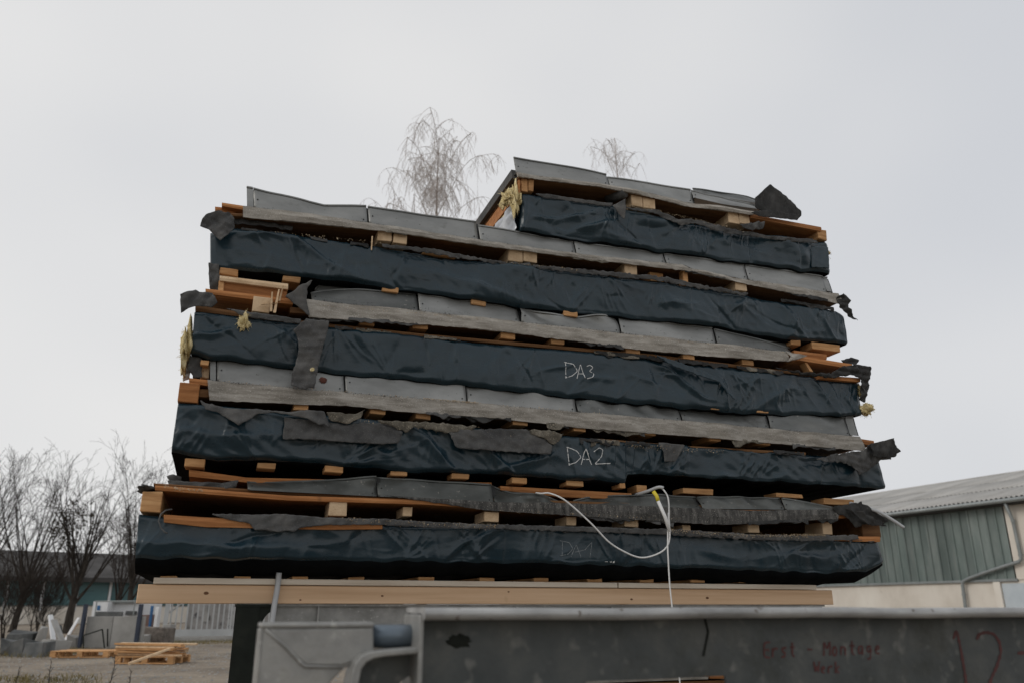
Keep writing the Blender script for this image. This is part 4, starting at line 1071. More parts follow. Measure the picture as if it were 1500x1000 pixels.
# arched small bracket
arc = [(508, 1030), (510, 1000), (513, 985), (518, 970), (526, 960), (538, 954), (560, 951), (611, 947)]
inn = [(611, 956), (562, 960), (545, 963), (534, 969), (527, 979), (523, 1000), (521, 1030)]
bevel(MB().prism([FP(*q, VF - .03) for q in arc + inn], VF - .05, VF + .03).build("arch_rim", M["galv"], fr), .003, 2)
MB().prism([FP(*q, VF + .02) for q in [(521, 1030), (523, 1000), (527, 979), (534, 968), (545, 961), (612, 955), (612, 985), (596, 991), (585, 1000), (580, 1030)]], VF + .02, VF + .028).build("arch_plate", M["galv_shaded"], fr)
# a leg so the frame stands on the yard
for uu in (FP(420, 1000)[0], 1.9, 3.9):
    MB().box((uu - .04, VF + .012, 0), (uu + .04, VF + .09, .76)).build("leg", M["galv"], fr)

# low pile glimpsed through the notch, widened to block ground bounce on the undersides
t = thing("board_pile", (1.9, .45, 0), "low pile of felt-topped boards glimpsed through the notch of the front beam", "board pile", None, MS)
zz = fp(960, 993, .3)[1]
for i in range(5):
    bevel(MB().box((1.9, .3 + .01 * (i % 2), .05 + i * (zz - .06) / 5), (3.9, 2.9, .05 + (i + .9) * (zz - .06) / 5), .004).build("board", M["sheath"], t), .002)
for uu in (2.1, 3.5): MB().box((uu - .05, .32, 0), (uu + .05, 2.8, .048)).build("bearer", M["wood"], t)
ux0, ux1 = fp(1040, 993, .29)[0], fp(1072, 993, .29)[0]
MB().box((1.92, .295, zz - .012), (ux0 - .01, 2.9, zz + .004), .003).build("felt_cover", M["strip"], t)
bevel(MB().box((ux0, .29, zz - .012), (ux1, .7, zz + .012), .003).build("offcut", M["wood_u"], t), .002)

# ------------------------------------------------------------------ cables and pipes
def cable(name, pts, r, mat, label, cat, vs=None, n=8):
    P = []
    for i, (x, y) in enumerate(pts):
        v = vs[i] if vs else -.07
        u, z = fp(x, y, v); P.append(np.array((u, v, z)))
    # catmull-rom
    Q = []
    for i in range(len(P) - 1):
        p0, p1, p2, p3 = P[max(i-1, 0)], P[i], P[i+1], P[min(i+2, len(P)-1)]
        for k in range(6):
            t = k / 6
            Q.append(.5 * ((2*p1) + (-p0+p2)*t + (2*p0-5*p1+4*p2-p3)*t*t + (-p0+3*p1-3*p2+p3)*t**3))
    Q.append(P[-1])
    o = MB().tube(Q, r, n).build(name, mat, None, smooth=True, frame=MS)
    return props(o, label, cat)
cable("white_cable", [(785, 721), (793, 722), (806, 722), (829, 733), (866, 766), (892, 793), (918, 809), (940, 816), (962, 811), (976, 801), (981, 786), (980, 760), (979, 731), (973, 718), (966, 713)], .0042, M["white_cable"],
      "white cable drooping in a loop across the lowest roof element", "cable", [-.0, -.03, -.06, -.09, -.1, -.09, -.09, -.09, -.1, -.1, -.1, -.1, -.1, -.08, -.04])
cable("white_cable", [(979, 750), (978, 796), (979, 822), (981, 856), (984, 884), (990, 940), (996, 1000), (1000, 1040)], .004, M["white_cable"],
      "white cable hanging straight down past the timber beam", "cable", [-.115, -.115, -.115, -.11, -.11, -.11, -.11, -.11])
sl = thing("cable_sleeve", (fp(963, 735, -.12)[0], -.12, fp(963, 735, -.12)[1]), "white tube with yellow end hanging beside the looped cable", "tube", None, MS)
def tb_(a, b, va, vb_, r, m, nm, n=10):
    p0 = fp(*a, va); p1 = fp(*b, vb_); mid = fp((a[0]+b[0])/2 + 1.5, (a[1]+b[1])/2, (va+vb_)/2)
    MB().tube([(p0[0], va, p0[1]), (mid[0], (va+vb_)/2, mid[1]), (p1[0], vb_, p1[1])], r, n).build(nm, m, sl, smooth=True)
tb_((957, 719), (964, 733), -.10, -.12, .0105, M["yellow"], "yellow_end")
tb_((964, 733), (981, 778), -.12, -.13, .0095, M["white_cable"], "white_tube")
cable("conduit_pipe", [(931, 724), (948, 719), (964, 713), (972, 714)], .009, M["conduit"], "short grey conduit poking out above the hanging white tube", "conduit", [.05, -.04, -.10, -.12])
cable("conduit_pipe", [(1244, 736), (1256, 739), (1285, 748), (1306, 760), (1324, 772)], .010, M["conduit"], "grey conduit bending down off the right end of the stack", "conduit", [.04, .02, -.05, -.08, -.1])
cable("conduit_pipe", [(409, 838), (406, 862), (401, 892), (397, 925)], .013, M["conduit"], "straight grey pipe leaning upright against the timber beam", "pipe", [VB - .03, VB - .03, VB - .045, VB - .07])
# small marks on DA2's flashing: rust patch and a nail head
u_, z_ = fp(474, 554, -.03)
lump("rust_spot", e2, (u_, .000, z_), (.015, .002, .014), "rust", 31, .4)
u_, z_ = fp(457, 540, -.1)
MB().tube([(u_, -.085, z_), (u_ + .004, -.10, z_ - .001)], .009, 10).build("nail_washer", M["wool"], e3)

# ------------------------------------------------------------------ trees
class Tree:
    def __init__(s, seed): s.r = np.random.default_rng(seed); s.big = MB(); s.small = MB(); s.tips = []
    def path(s, p, d, L, n, bend, up, droop=0):
        P = [np.array(p, float)]; d = np.array(d, float)
        for i in range(n):
            d = d + s.r.normal(0, bend, 3) + np.array([0, 0, up - droop * (i / n)])
            d = d / np.linalg.norm(d); P.append(P[-1] + d * L / n)
        return P, d

def lime(name, base, H, seed, label, spread=.5, nlimb=9, trunk_r=.13, fork=.28, leaves=False, group=None, stems=1, lvl=3, trunk_mat="bark", twig_mat="twig", low=0.3):
    t = thing(name, tuple(base), label, "tree", group)
    T = Tree(seed); r = T.r
    for s_ in range(stems):
        d0 = np.array([r.normal(0, .05 + .18 * (stems > 1)), r.normal(0, .05 + .18 * (stems > 1)), 1]); d0 /= np.linalg.norm(d0)
        TH = H * (fork + .16)
        P, d = T.path(np.array(base) + np.array([r.normal(0, .12), r.normal(0, .12), 0]) * (stems > 1) - np.array([0, 0, .1]), d0, TH, 14, .02, .02)
        rad = [trunk_r * (1 - .5 * (i / 14)) for i in range(15)]; rad[0] *= 1.35
        T.big.tube(P, rad, 9)
        def limb(p, dd, L, r0, lv):
            n = (7, 5, 4, 3, 3)[lv]
            Q, e = T.path(p, dd, L, n, .045 + .03 * lv, .055 - .012 * lv)
            rr = [max(.0058, r0 * (1 - .82 * i / n)) for i in range(n + 1)]
            if r0 > .05: T.big.tube(Q, rr, 6, cap=False)
            else: T.small.tube(Q, rr, 4 if r0 > .015 else 3, cap=False)
            if lv >= lvl: return
            k = (6.4, 3.8, 2.1, 1.3)[lv]
            for _ in range(int(k * r.uniform(.8, 1.3) + .5)):
                a = r.uniform(.15, 1.0); i = min(int(a * n), n - 1); q = Q[i] + (Q[i+1] - Q[i]) * (a * n - i)
                ax = r.normal(0, 1, 3); tg = Q[i+1] - Q[i]; tg /= np.linalg.norm(tg)
                ax -= tg * (ax @ tg); ax /= np.linalg.norm(ax)
                an = r.uniform(.25, .7); nd = tg * math.cos(an) + ax * math.sin(an)
                limb(q, nd, L * r.uniform(.32, .62) * (1.15 - .45 * a), rr[i] * r.uniform(.35, .55), lv + 1)
        for k in range(nlimb):
            a = .42 + .58 * (k + r.random() * .6) / nlimb
            i = min(int(a * 14), 13); q = P[i] + (P[i+1] - P[i]) * (a * 14 - i)
            az = k * 2.4 + r.normal(0, .4); el = r.uniform(.35, .72) * (1.25 - .75 * a) * spread / .42
            nd = np.array([math.cos(az) * math.sin(el), math.sin(az) * math.sin(el), math.cos(el)])
            L = (H * .97 - q[2] + base[2]) * r.uniform(.82, 1.0) / max(.75, math.cos(el * .8))
            limb(q, nd, L * (.58 if a < .6 else .80), max(.012, rad[i] * .45), 0)
    T.big.build("trunk", M[trunk_mat], t, smooth=True)
    T.small.build("crown", M[twig_mat], t, smooth=True)
    return t, T

def birch(name, base, H, seed, label, width=3.2, group=None, den=1.0):
    t = thing(name, tuple(base), label, "tree", group)
    T = Tree(seed); r = T.r; b = np.array(base)
    P, d = T.path(b - np.array([0, 0, .1]), (0.02, 0, 1), H, 18, .012, .03)
    rad = [.19 * (1 - .94 * (i / 18)) for i in range(19)]
    T.big.tube(P, rad, 9)
    def hang(q, n_, L0):
        for _ in range(n_):
            dd = np.array([r.normal(0, .5), r.normal(0, .5), -.15])
            Q, e = T.path(q, dd / np.linalg.norm(dd), L0 * r.uniform(.6, 1.6), 7, .05, -.22, .5)
            T.small.tube(Q, [.008, .007, .006, .0055, .005, .0045, .004, .0035], 3, cap=False)
            for i in (2, 3, 4, 5):
                if r.random() < .75 * den:
                    d2 = np.array([r.normal(0, .5), r.normal(0, .5), -.8])
                    Q2, e = T.path(Q[i], d2 / np.linalg.norm(d2), L0 * r.uniform(.25, .6), 4, .06, -.12)
                    T.small.tube(Q2, [.006, .0055, .005, .0045, .004], 3, cap=False)
    nl = 24
    for k in range(nl):
        a = .30 + .67 * (k + r.random() * .7) / nl
        i = min(int(a * 18), 17); q = P[i] + (P[i+1] - P[i]) * (a * 18 - i)
        az = k * 2.4 + r.normal(0, .5); el = r.uniform(.45, .8)
        L = width * (1.25 - a) * 1.5 * r.uniform(.7, 1.2)
        dd = np.array([math.cos(az) * math.sin(el), math.sin(az) * math.sin(el), math.cos(el)])
        n = 9
        Q, e = T.path(q, dd, L, n, .06, .10, .40)
        rr = [max(.010, rad[i] * .33 * (1 - .82 * j / n)) for j in range(n + 1)]
        T.big.tube(Q, rr, 5, cap=False)
        for j in range(2, n + 1):
            hang(Q[j], int(r.integers(1, 3) * den) + (2 if j == n else 0), .95 + .1 * L)
            if r.random() < .55 and j < n:
                az2 = r.uniform(0, 6.28)
                d3 = np.array([math.cos(az2) * .7, math.sin(az2) * .7, .55])
                Q3, e = T.path(Q[j], d3, L * .4, 5, .09, .06, .4)
                T.small.tube(Q3, [max(.008, rr[j] * .5 * (1 - .15 * m)) for m in range(6)], 4, cap=False)
                for m in (2, 3, 4, 5): hang(Q3[m], int(r.integers(1, 3) * den), .85)
    hang(P[-1], 6, .9); hang(P[-2], 5, .9); hang(P[-3], 4, .9)
    T.big.build("trunk", M["bark_light"], t, smooth=True)
    T.small.build("crown", M["twig_birch"], t, smooth=True)
    return t

bb_ = wp(625, 500, 26); top = wp(628, 176, 26)
birch("birch_tree", (bb_[0] + .1, 26, 0), top[2] - 1.0, 101, "tall bare weeping birch rising behind the left half of the stack", 3.7, "bare birches behind the stack")
bb_ = wp(893, 500, 33); top = wp(893, 197, 33)
birch("birch_tree", (bb_[0], 33, 0), top[2] + .7, 102, "bare birch top peeping over the short top roof element", 3.4, "bare birches behind the stack", .8)

def at_tree(px, ybase_dist, ytop, **k):
    b = wp(px, 900, ybase_dist); t_ = wp(px, ytop, ybase_dist)
    return (b[0], ybase_dist, 0), t_[2]
TG = "bare trees along the left side"
b_, h_ = at_tree(22, 40, 655); lime("bare_tree", b_, h_, 201, "leafless tree at the left edge in front of the low hall", .44, 13, .17, .16, group=TG)
b_, h_ = at_tree(102, 38, 667)
t2, T2 = lime("bare_tree", b_, h_, 222, "leafless tree with a dark clump of withered leaves amid its crown", .40, 13, .20, .20, group=TG)
r = np.random.default_rng(9); mb = MB()
for k in range(600):
    cx, cz, sx, sz = [(84, 762, .32, .45), (122, 762, .30, .45), (108, 748, .4, .3), (92, 783, .3, .3)][r.integers(4)]
    c = wp(cx, cz, 38); q = c + r.normal(0, 1, 3) * np.array([sx, .4, sz])
    d = r.normal(0, .055, (3, 3)); mb.add(d + q, [(0, 1, 2)])
lv = mb.build("withered_leaves", M["leaf"], t2); lv["kind"] = "stuff"
b_, h_ = at_tree(188, 41, 655); lime("bare_tree", b_, h_, 243, "leafless tree half hidden by the left end of the stack", .42, 13, .16, .2, group=TG)
b_, h_ = at_tree(168, 36, 728); lime("bare_tree", b_, h_, 244, "smaller leafless tree just left of the stack corner", .40, 10, .11, .2, group=TG)
b_, h_ = at_tree(-55, 36, 640); lime("bare_tree", b_, h_, 225, "leafless tree whose outer twigs enter at the left edge", .45, 12, .17, .2, group=TG)
for i, (px, dist, yt, lab) in enumerate([(10, 31, 800, "bare shrub at the left edge behind the dark rubble"), (62, 33, 815, "bare shrub behind the leaning slabs")]):
    b_, h_ = at_tree(px, dist, yt)
    t_, _ = lime("bare_shrub", b_, h_, 300 + i, lab, .55, 7, .035, .1, group="bare shrubs by the yard edge", stems=4, lvl=2)
    t_["category"] = "shrub"

# ------------------------------------------------------------------ left hall behind the trees
YH = 62.0
hl = wp(-60, 845, 56); hr = wp(235, 852, 64)
ex = np.array([hr[0] - hl[0], hr[1] - hl[1]]); LH = np.linalg.norm(ex); ex /= LH
ey = np.array([-ex[1], ex[0]])
MH = Matrix(((ex[0], ey[0], 0, hl[0]), (ex[1], ey[1], 0, hl[1]), (0, 0, 1, 0), (0, 0, 0, 1)))
hall = thing("low_hall", (LH / 2, 0, 0), "long low hall with dark roof and teal panels behind the bare trees", "building", None, MH)
ze = float(hl[2]); LH2 = LH + 14
z1 = 1.15
MB().box((-8, 0, 0), (LH2, .25, z1)).build("base_wall", M["plaster"], hall)
MB().box((-8, .25, 0), (LH2, 12, ze)).build("rear_wall", M["plaster"], hall)
MB().box((-8, .05, z1), (LH2, .2, ze)).build("upper_wall", M["concrete"], hall)
np_ = 16
wpan = (LH2 + 8) / np_
me0 = None
for i in range(np_):
    x0 = -8 + i * wpan + .12
    MB().box((x0, -.02, z1 + .1), (x0 + wpan - .24, .045, ze - .1)).build("teal_panel", M["teal"], hall)
    MB().box((x0 - .2, -.08, .9), (x0 - .04, .03, ze - .05)).build("post", M["white_paint"], hall)
rd = 2.4
zr = ze + 2.0
rf = MB()
rf.hexa([(-8.6, -.8, ze - .05), (LH2 + .6, -.8, ze - .05), (-8.6, 5.6, zr), (LH2 + .6, 5.6, zr), (-8.6, -.8, ze + .15), (LH2 + .6, -.8, ze + .15), (-8.6, 5.6, zr + .2), (LH2 + .6, 5.6, zr + .2)])
rf.hexa([(-8.6, 5.6, zr), (LH2 + .6, 5.6, zr), (-8.6, 12.8, ze - .05), (LH2 + .6, 12.8, ze - .05), (-8.6, 5.6, zr + .2), (LH2 + .6, 5.6, zr + .2), (-8.6, 12.8, ze + .15), (LH2 + .6, 12.8, ze + .15)])
ro = rf.build("roof", M["dark_roof"], hall)
MB().box((-8.6, -.95, ze - .18), (LH2 + .6, -.81, ze + .06)).build("gutter", M["dark_roof"], hall)

# ------------------------------------------------------------------ warehouse on the right
pa = wp(1500, 729.7, 27); zE = float(pa[2])
d = ray(1306, 753); pb = CAMP + d * ((zE - EYE) / d[2])
exw = np.array([pb[0] - pa[0], pb[1] - pa[1]]); Lw = np.linalg.norm(exw); exw /= Lw
eyw = np.array([exw[1], -exw[0]])          # away from the camera side (to the right)
if eyw[0] < 0: eyw = -eyw
MWH = Matrix(((exw[0], eyw[0], 0, pa[0]), (exw[1], eyw[1], 0, pa[1]), (0, 0, 1, 0), (0, 0, 0, 1)))
def whp(x, y, off=0.0):
    """pixel on the warehouse wall plane -> (along, z)"""
    d = ray(x, y); n = np.array([eyw[0], eyw[1], 0]); P0 = pa + n * off
    P = CAMP + d * (((P0 - CAMP) @ n) / (d @ n))
    return float((P - P0) @ np.array([exw[0], exw[1], 0])), float(P[2])
wh = thing("warehouse", (Lw / 2, 4, 0), "warehouse with ribbed green cladding, cream plinth and pale corrugated roof", "building", None, MWH)
aC, zC = whp(1488, 848)                     # cladding's near end and foot
WL = 42.0
MB().box((-9, .0, 0), (WL, .3, zC)).build("plinth_wall", M["plaster"], wh)
MB().box((-9, .3, 0), (WL, 14, zE - .25)).build("rear_wall", M["plaster"], wh)
MB().box((-9, -.03, zC), (aC - .06, .28, zE - .12)).build("side_wall", M["plaster"], wh)
MB().box((aC - .1, -.09, zC - .05), (WL, .05, zC + .03)).build("ledge", M["gutter"], wh)
# ribbed cladding panels, each with one raised rib
pw = .34; nP = int((WL - aC) / pw)
def panel_mesh():
    h = zE - .14 - zC - .03
    mb = MB()
    sec = [(0, 0), (.0, -.0), (pw - .09, 0), (pw - .07, -.045), (pw - .025, -.045), (pw - .004, 0)]
    sec = sec[1:]
    n = len(sec)
    v = [(a, b, 0) for a, b in sec] + [(a, b, h) for a, b in sec] + [(a, .03, 0) for a in (0, pw - .004)] + [(a, .03, h) for a in (0, pw - .004)]
    f = [(i, i + 1, n + i + 1, n + i) for i in range(n - 1)] + [(0, n, 2 * n + 2, 2 * n), (n - 1, 2 * n + 1, 2 * n + 3, 2 * n - 1)]
    me = bpy.data.meshes.new("cladding_panel"); me.from_pydata(v, [], f); me.update(); me.materials.append(M["clad"])
    return me
pm_ = panel_mesh()
for i in range(nP):
    o = bpy.data.objects.new("cladding_panel", pm_); COL.objects.link(o); o.parent = wh
    o.location = Vector((aC + i * pw, -.012, zC + .03)) - Vector(OFF[wh])
# roof pitch from the ridge seen in the photograph
pitch = math.tan(R(14))
rw = 7.5
def roof_mesh(w):
    pch = .177; ns = int(w / pch * 8); v = []; f = []
    L = 1.0
    for k in range(2):
        for i in range(ns + 1):
            a = i / ns * w
            v.append((a, k * L, .026 * math.sin(a / pch * 2 * math.pi)))
    for i in range(ns): f.append((i, i + 1, ns + 2 + i, ns + 1 + i))
    me = bpy.data.meshes.new("roof_sheet"); me.from_pydata(v, [], f); me.update(); me.materials.append(M["roofing"]); me.shade_smooth()
    return me
sw = .177 * 6; rm = roof_mesh(sw)
sl_ = math.sqrt(1 + pitch ** 2)
ncol = int((WL + 9.5) / sw); rows = 3; rl = (rw + .45) * sl_ / rows
for c in range(ncol):
    for k in range(rows):
        o = bpy.data.objects.new("roof_sheet", rm); COL.objects.link(o); o.parent = wh
        y0 = -.45 + k * (rw + .45) / rows
        o.location = Vector((-9.3 + c * sw, y0 - (.06 if k else 0), zE + .06 + (y0 + .45) * pitch + k * .012)) - Vector(OFF[wh])
        o.rotation_euler = (math.atan(pitch), 0, 0); o.scale = (1, rl + .08, 1)
        m = o.modifiers.new("solid", 'SOLIDIFY'); m.thickness = .012
zR = zE + .06 + (rw + .45) * pitch
MB().hexa([(-9.3, rw, zR - .08), (WL + .2, rw, zR - .08), (-9.3, rw * 2 + .4, zE), (WL + .2, rw * 2 + .4, zE), (-9.3, rw, zR), (WL + .2, rw, zR), (-9.3, rw * 2 + .4, zE + .1), (WL + .2, rw * 2 + .4, zE + .1)]).build("rear_roof", M["roofing"], wh)
MB().tube([(-9.3, rw, zR + .02), (WL + .2, rw, zR + .02)], .09, 8).build("ridge_cap", M["roofing"], wh, smooth=True)
MB().box((-9.2, -.42, zE - .16), (WL, .3, zE - .10)).build("soffit", M["dark_roof"], wh)
MB().tube([(-9.3, -.50, zE - .05), (WL + .2, -.50, zE - .05)], .075, 10).build("gutter", M["gutter"], wh, smooth=True)
dp = [(1479, 733), (1484, 762), (1490, 790), (1495, 812), (1496, 818), (1493, 822), (1470, 829), (1440, 839), (1418, 847), (1411, 851), (1410, 856), (1412, 870), (1414, 886)]
P = []
for i, (x, y) in enumerate(dp):
    a, z = whp(x, y, -.16); P.append((a, -.16 if i > 0 else -.45, z))
P.append((P[-1][0], -.16, .05))
MB().tube(P, .06, 10).build("downpipe", M["gutter"], wh, smooth=True)
for k in (1, 3, 11): MB().tube([(P[k][0], -.16, P[k][2] - .03), (P[k][0], -.16, P[k][2] + .03)], .075, 10).build("pipe_collar", M["gutter"], wh)
a0, zz0 = whp(1500, 852); a1, _ = whp(1470, 870)
a2, _ = whp(1460, 870)
MB().box((a1, -.02, .05), (a2, -.10, zC - .06)).build("door_reveal", M["plaster"], wh)
MB().box((a1 - 1.6, -.03, .05), (a1 - .02, -.004, zC - .12)).build("door", M["pale_door"], wh)

# ------------------------------------------------------------------ gate, wall panels and yard clutter
gA = gp(238, 938); gB = gp(400, 936)
gA = np.array([gA[0], gA[1]]); gB = np.array([gB[0], gB[1]])
exg = gB - gA; LG = np.linalg.norm(exg); exg /= LG; eyg = np.array([-exg[1], exg[0]])
MG = Matrix(((exg[0], eyg[0], 0, gA[0]), (exg[1], eyg[1], 0, gA[1]), (0, 0, 1, 0), (0, 0, 0, 1)))
gate = thing("sliding_gate", (LG / 2, 0, 0), "pale barred sliding gate behind the left trestle post", "gate", None, MG)
HG = 1.62
MB().box((0, -.06, .14), (LG + 2, .06, .36)).build("bottom_rail", M["gate_paint"], gate)
MB().box((0, -.04, HG - .06), (LG + 2, .04, HG)).build("top_rail", M["gate_paint"], gate)
MB().box((-.05, -.08, 0), (.09, .08, HG + .1)).build("gate_post", M["gate_paint"], gate)
nb = int((LG + 2) / .17)
bm0 = None
for i in range(1, nb):
    if bm0 is None:
        o = MB().box((i * .17 - .024, -.03, .361), (i * .17 + .024, .03, HG - .061)).build("bar", M["gate_paint"], gate); bm0 = o; x0_ = i * .17
    else:
        o = bm0.copy(); COL.objects.link(o); o.parent = gate; o.location = (i * .17 - x0_, 0, 0)
    if i % 12 == 0:
        MB().box((i * .17 + .05, -.05, .362), (i * .17 + .12, .05, HG - .062)).build("stile", M["gate_paint"], gate)
MB().tube([(.1, .15, .9), (1.0, .15, HG + .05)], .035, 6).build("brace", M["gate_paint"], gate)
kb = MB().box((-.2, -.35, -.02), (LG + 2, .35, .12)).build("gate_kerb", M["concrete"], None, frame=MG); props(kb, "low concrete kerb running under the barred gate", "kerb")
gw = thing("street_wall", (2, 6, 0), "wall with patchy paint seen through the gate bars", "wall", None, MG)
MB().box((.6, 6, 0), (LG + 6, 6.3, 1.9)).build("wall_body", M["graffiti"], gw)
for i, (x, w, z0_, z1_, m) in enumerate([(1.2, .3, .5, 1.1, "concrete"), (2.5, .35, .3, 1.5, "dark_conc"), (3.1, .3, .6, 1.3, "concrete"), (4.2, 1.3, .85, 1.15, "blue_paint")]):
    flv = [(x + a * w / 10 + .06 * math.sin(3 * a + i), z0_ + .05 * math.sin(5 * a)) for a in range(11)] + [(x + a * w / 10 + .05 * math.sin(2 * a), z1_ + .07 * math.sin(4 * a + i)) for a in range(10, -1, -1)]
    MB().prism(flv, 5.985, 5.998).build("painted_patch", M[m], gw)

def gbox(name, px0, px1, yb, yt, dep, mat, label, cat, group=None, yaw=0.0, lean=0.0, jit=.0, bev=.01, top_in=0.0):
    """upright block standing on the yard: pixel left/right, foot row, top row"""
    c = gp((px0 + px1) / 2, yb); D = c[1]
    w = abs(wp(px1, yb, D)[0] - wp(px0, yb, D)[0]); h = wp((px0 + px1) / 2, yt, D)[2]
    mb = MB(); ti = top_in
    v8 = [(x * (1 - ti * z), y, z * h) for z in (0, 1) for y in (0, dep) for x in (-w / 2, w / 2)]
    v8 = [tuple(np.array(p) + np.random.default_rng(int(px0 * 7 + i)).normal(0, jit, 3) * (1 if p[2] > 0 else .3)) for i, p in enumerate(v8)]
    mb.hexa(v8)
    o = mb.build(name, M[mat], None, off=(0, 0, 0))
    o.location = (c[0], D, -.012); o.rotation_euler = (lean, 0, yaw)
    bevel(o, bev)
    return props(o, label, cat, group)

# tall concrete panels between dark posts
cp = gp(160, 948); D = cp[1]
pn = thing("concrete_wall", (cp[0], D, 0), "two tall smooth grey concrete panels between dark blue posts", "concrete wall")
for x0, x1, m in ((122, 161, "concrete"), (161.3, 206, "concrete")):
    a = wp(x0, 940, D)[0]; b = wp(x1, 940, D)[0]; h = wp(160, 902, D)[2]
    bevel(MB().box((a, D, -.01), (b, D + .16, h)).build("panel", M[m], pn), .01)
for x0, x1, y0, y1 in ((118, 122, 884, 950), (199.5, 204, 884, 943)):
    a = wp(x0, 920, D - .1)[0]; b = wp(x1, 920, D - .1)[0]
    MB().box((a, D - .14, -.01), (b, D - .02, wp(120, y0, D - .1)[2])).build("post", M["navy_post"], pn)
RB = "rubble blocks at the left edge"
gbox("concrete_block", 0, 20, 958, 938, .6, "dark_conc", "dark squarish concrete block at the extreme left of the rubble", "concrete block", RB, .2, 0, .05)
gbox("concrete_block", 12, 34, 960, 936, .5, "dark_conc", "dark upright concrete block, second from the left edge", "concrete block", RB, -.25, 0, .05)
gbox("concrete_block", 32, 58, 961, 940, .7, "dark_conc", "broad low dark concrete block right of the upright one", "concrete block", RB, .15, 0, .06)
gbox("concrete_block", 54, 76, 957, 940, .5, "concrete", "paler broken concrete lump beside the leaning slabs", "concrete block", RB, -.4, 0, .08)
gbox("concrete_block", 46, 60, 948, 914, .4, "concrete", "narrow upright grey stone behind the rubble", "stone", RB, .3, 0, .07, .01, .35)
gbox("concrete_block", 98, 112, 948, 929, .4, "concrete", "small grey block next to the left concrete panel", "concrete block", RB, .2, 0, .05)
gbox("concrete_block", 4, 44, 948, 928, .5, "dark_conc", "long dark concrete piece lying behind the front rubble", "concrete block", RB, .05, 0, .05)
def slab_lean(a, b, w, th, Dm, mat, label, name="leaning_slab"):
    p = gp(*a); D = p[1]; q = wp(*b, D + Dm)
    ax = np.array(q) - np.array([p[0], D, 0]); L = np.linalg.norm(ax)
    o = MB().box((-w / 2, -th / 2, 0), (w / 2, th / 2, L), .004).build(name, M[mat], None, off=(0, 0, 0))
    o.location = (p[0], D, -.02)
    o.rotation_euler = Vector(ax).to_track_quat('Z', 'Y').to_euler()
    bevel(o, .012)
    return props(o, label, "slab", "slabs leaning in the rubble")
slab_lean((80, 950), (74, 899), .13, .06, .4, "white_paint", "narrow bluish white slab leaning upright in the rubble")
slab_lean((97, 952), (79, 906), .16, .06, .5, "concrete", "pale grey slab leaning to the left in the rubble")
slab_lean((90, 946), (88, 914), .10, .05, .2, "dark_conc", "thin dark slab between the two pale leaning ones")
slab_lean((96, 936), (116, 903), .16, .06, .3, "white_paint", "whitish board leaning to the right behind the rubble")
slab_lean((98, 932), (112, 912), .18, .05, .3, "wood", "brown board tilted under the whitish one")
# welded triangle stand
c = gp(140, 948); D = c[1] - .6
ts = thing("steel_stand", (c[0], D, 0), "thin dark steel triangle stand before the concrete panels", "stand")
for i, (a, b) in enumerate([((122, 930), (150, 921)), ((150, 921), (153, 949)), ((150, 921), (142, 947)), ((122, 930), (122, 949))]):
    p = wp(*a, D); q = wp(*b, D)
    MB().tube([(p[0], D + (.3 if i == 2 else 0), p[2]), (q[0], D + (.6 if i == 2 else 0), max(q[2], 0))], .018, 6).build("bar", M["steel_green"], ts)
gbox("white_slab", 180, 201, 947, 940, .5, "white_paint", "small white slab lying at the foot of the concrete panels", "slab", None, .05)
gbox("concrete_block", 200, 214, 944, 928, .35, "concrete", "small pale concrete block left of the brown granite block", "concrete block", None, .1, 0, .01)
gbox("granite_block", 207, 240, 943, 917, .7, "granite", "rough brown granite block beside the gate", "stone block", None, -.05, 0, .04, .03)
gbox("concrete_block", 236, 248, 941, 913, .4, "concrete", "pale upright concrete block at the gate post", "concrete block", None, .05, 0, .01)
gbox("brown_block", 203, 216, 934, 899, .5, "brick_red", "brownish upright block above the granite block", "block", None, .0, 0, .01)
gbox("blue_post", 214.5, 218, 934, 886, .08, "blue_paint", "bright blue post beside the brownish block", "post")
gbox("white_post", 222, 227, 934, 888, .12, "white_paint", "white post right of the bright blue one", "post")
# white site cabin and crates behind the panels
sc_ = wp(165, 900, 31)
cab = thing("site_cabin", (sc_[0], 31, 0), "white site cabin with small blue window behind the concrete panels", "cabin")
def pb_(name, x0, x1, y0, y1, D, dep, m):
    a = wp(x0, y0, D); b = wp(x1, y1, D)
    return bevel(MB().box((a[0], D, min(b[2], a[2])), (b[0], D + dep, max(a[2], b[2]))).build(name, M[m], cab), .01)
pb_("cabin_wall", 137, 153, 880, 921, 31, 1.2, "white_paint")
pb_("cabin_window", 142.5, 146, 886, 893, 30.97, .02, "blue_paint")
pb_("cabin_wall", 155, 200, 882, 921, 31.5, 2.0, "white_paint")
pb_("cabin_roof", 153, 201, 879.5, 882, 31.3, 2.3, "gutter")
pb_("grey_band", 140, 178, 895, 902, 30.8, .1, "dark_conc")
pb_("dark_gap", 184, 198, 894, 900, 31.3, .15, "dark_conc")
p = wp(140, 880, 30.5); q = wp(200, 879.5, 30.5)
rl_ = thing("hand_rail", (p[0], 30.5, 0), "thin pale rail above the white cabin", "rail")
MB().tube([(p[0], 30.5, p[2]), (q[0], 30.5, q[2])], .025, 6).build("bar", M["gutter"], rl_)
for x in (p[0] + .05, q[0] - .05): MB().tube([(x, 30.5, 0), (x, 30.5, p[2])], .02, 6).build("upright", M["gutter"], rl_)
for x0 in (147, 172): pass

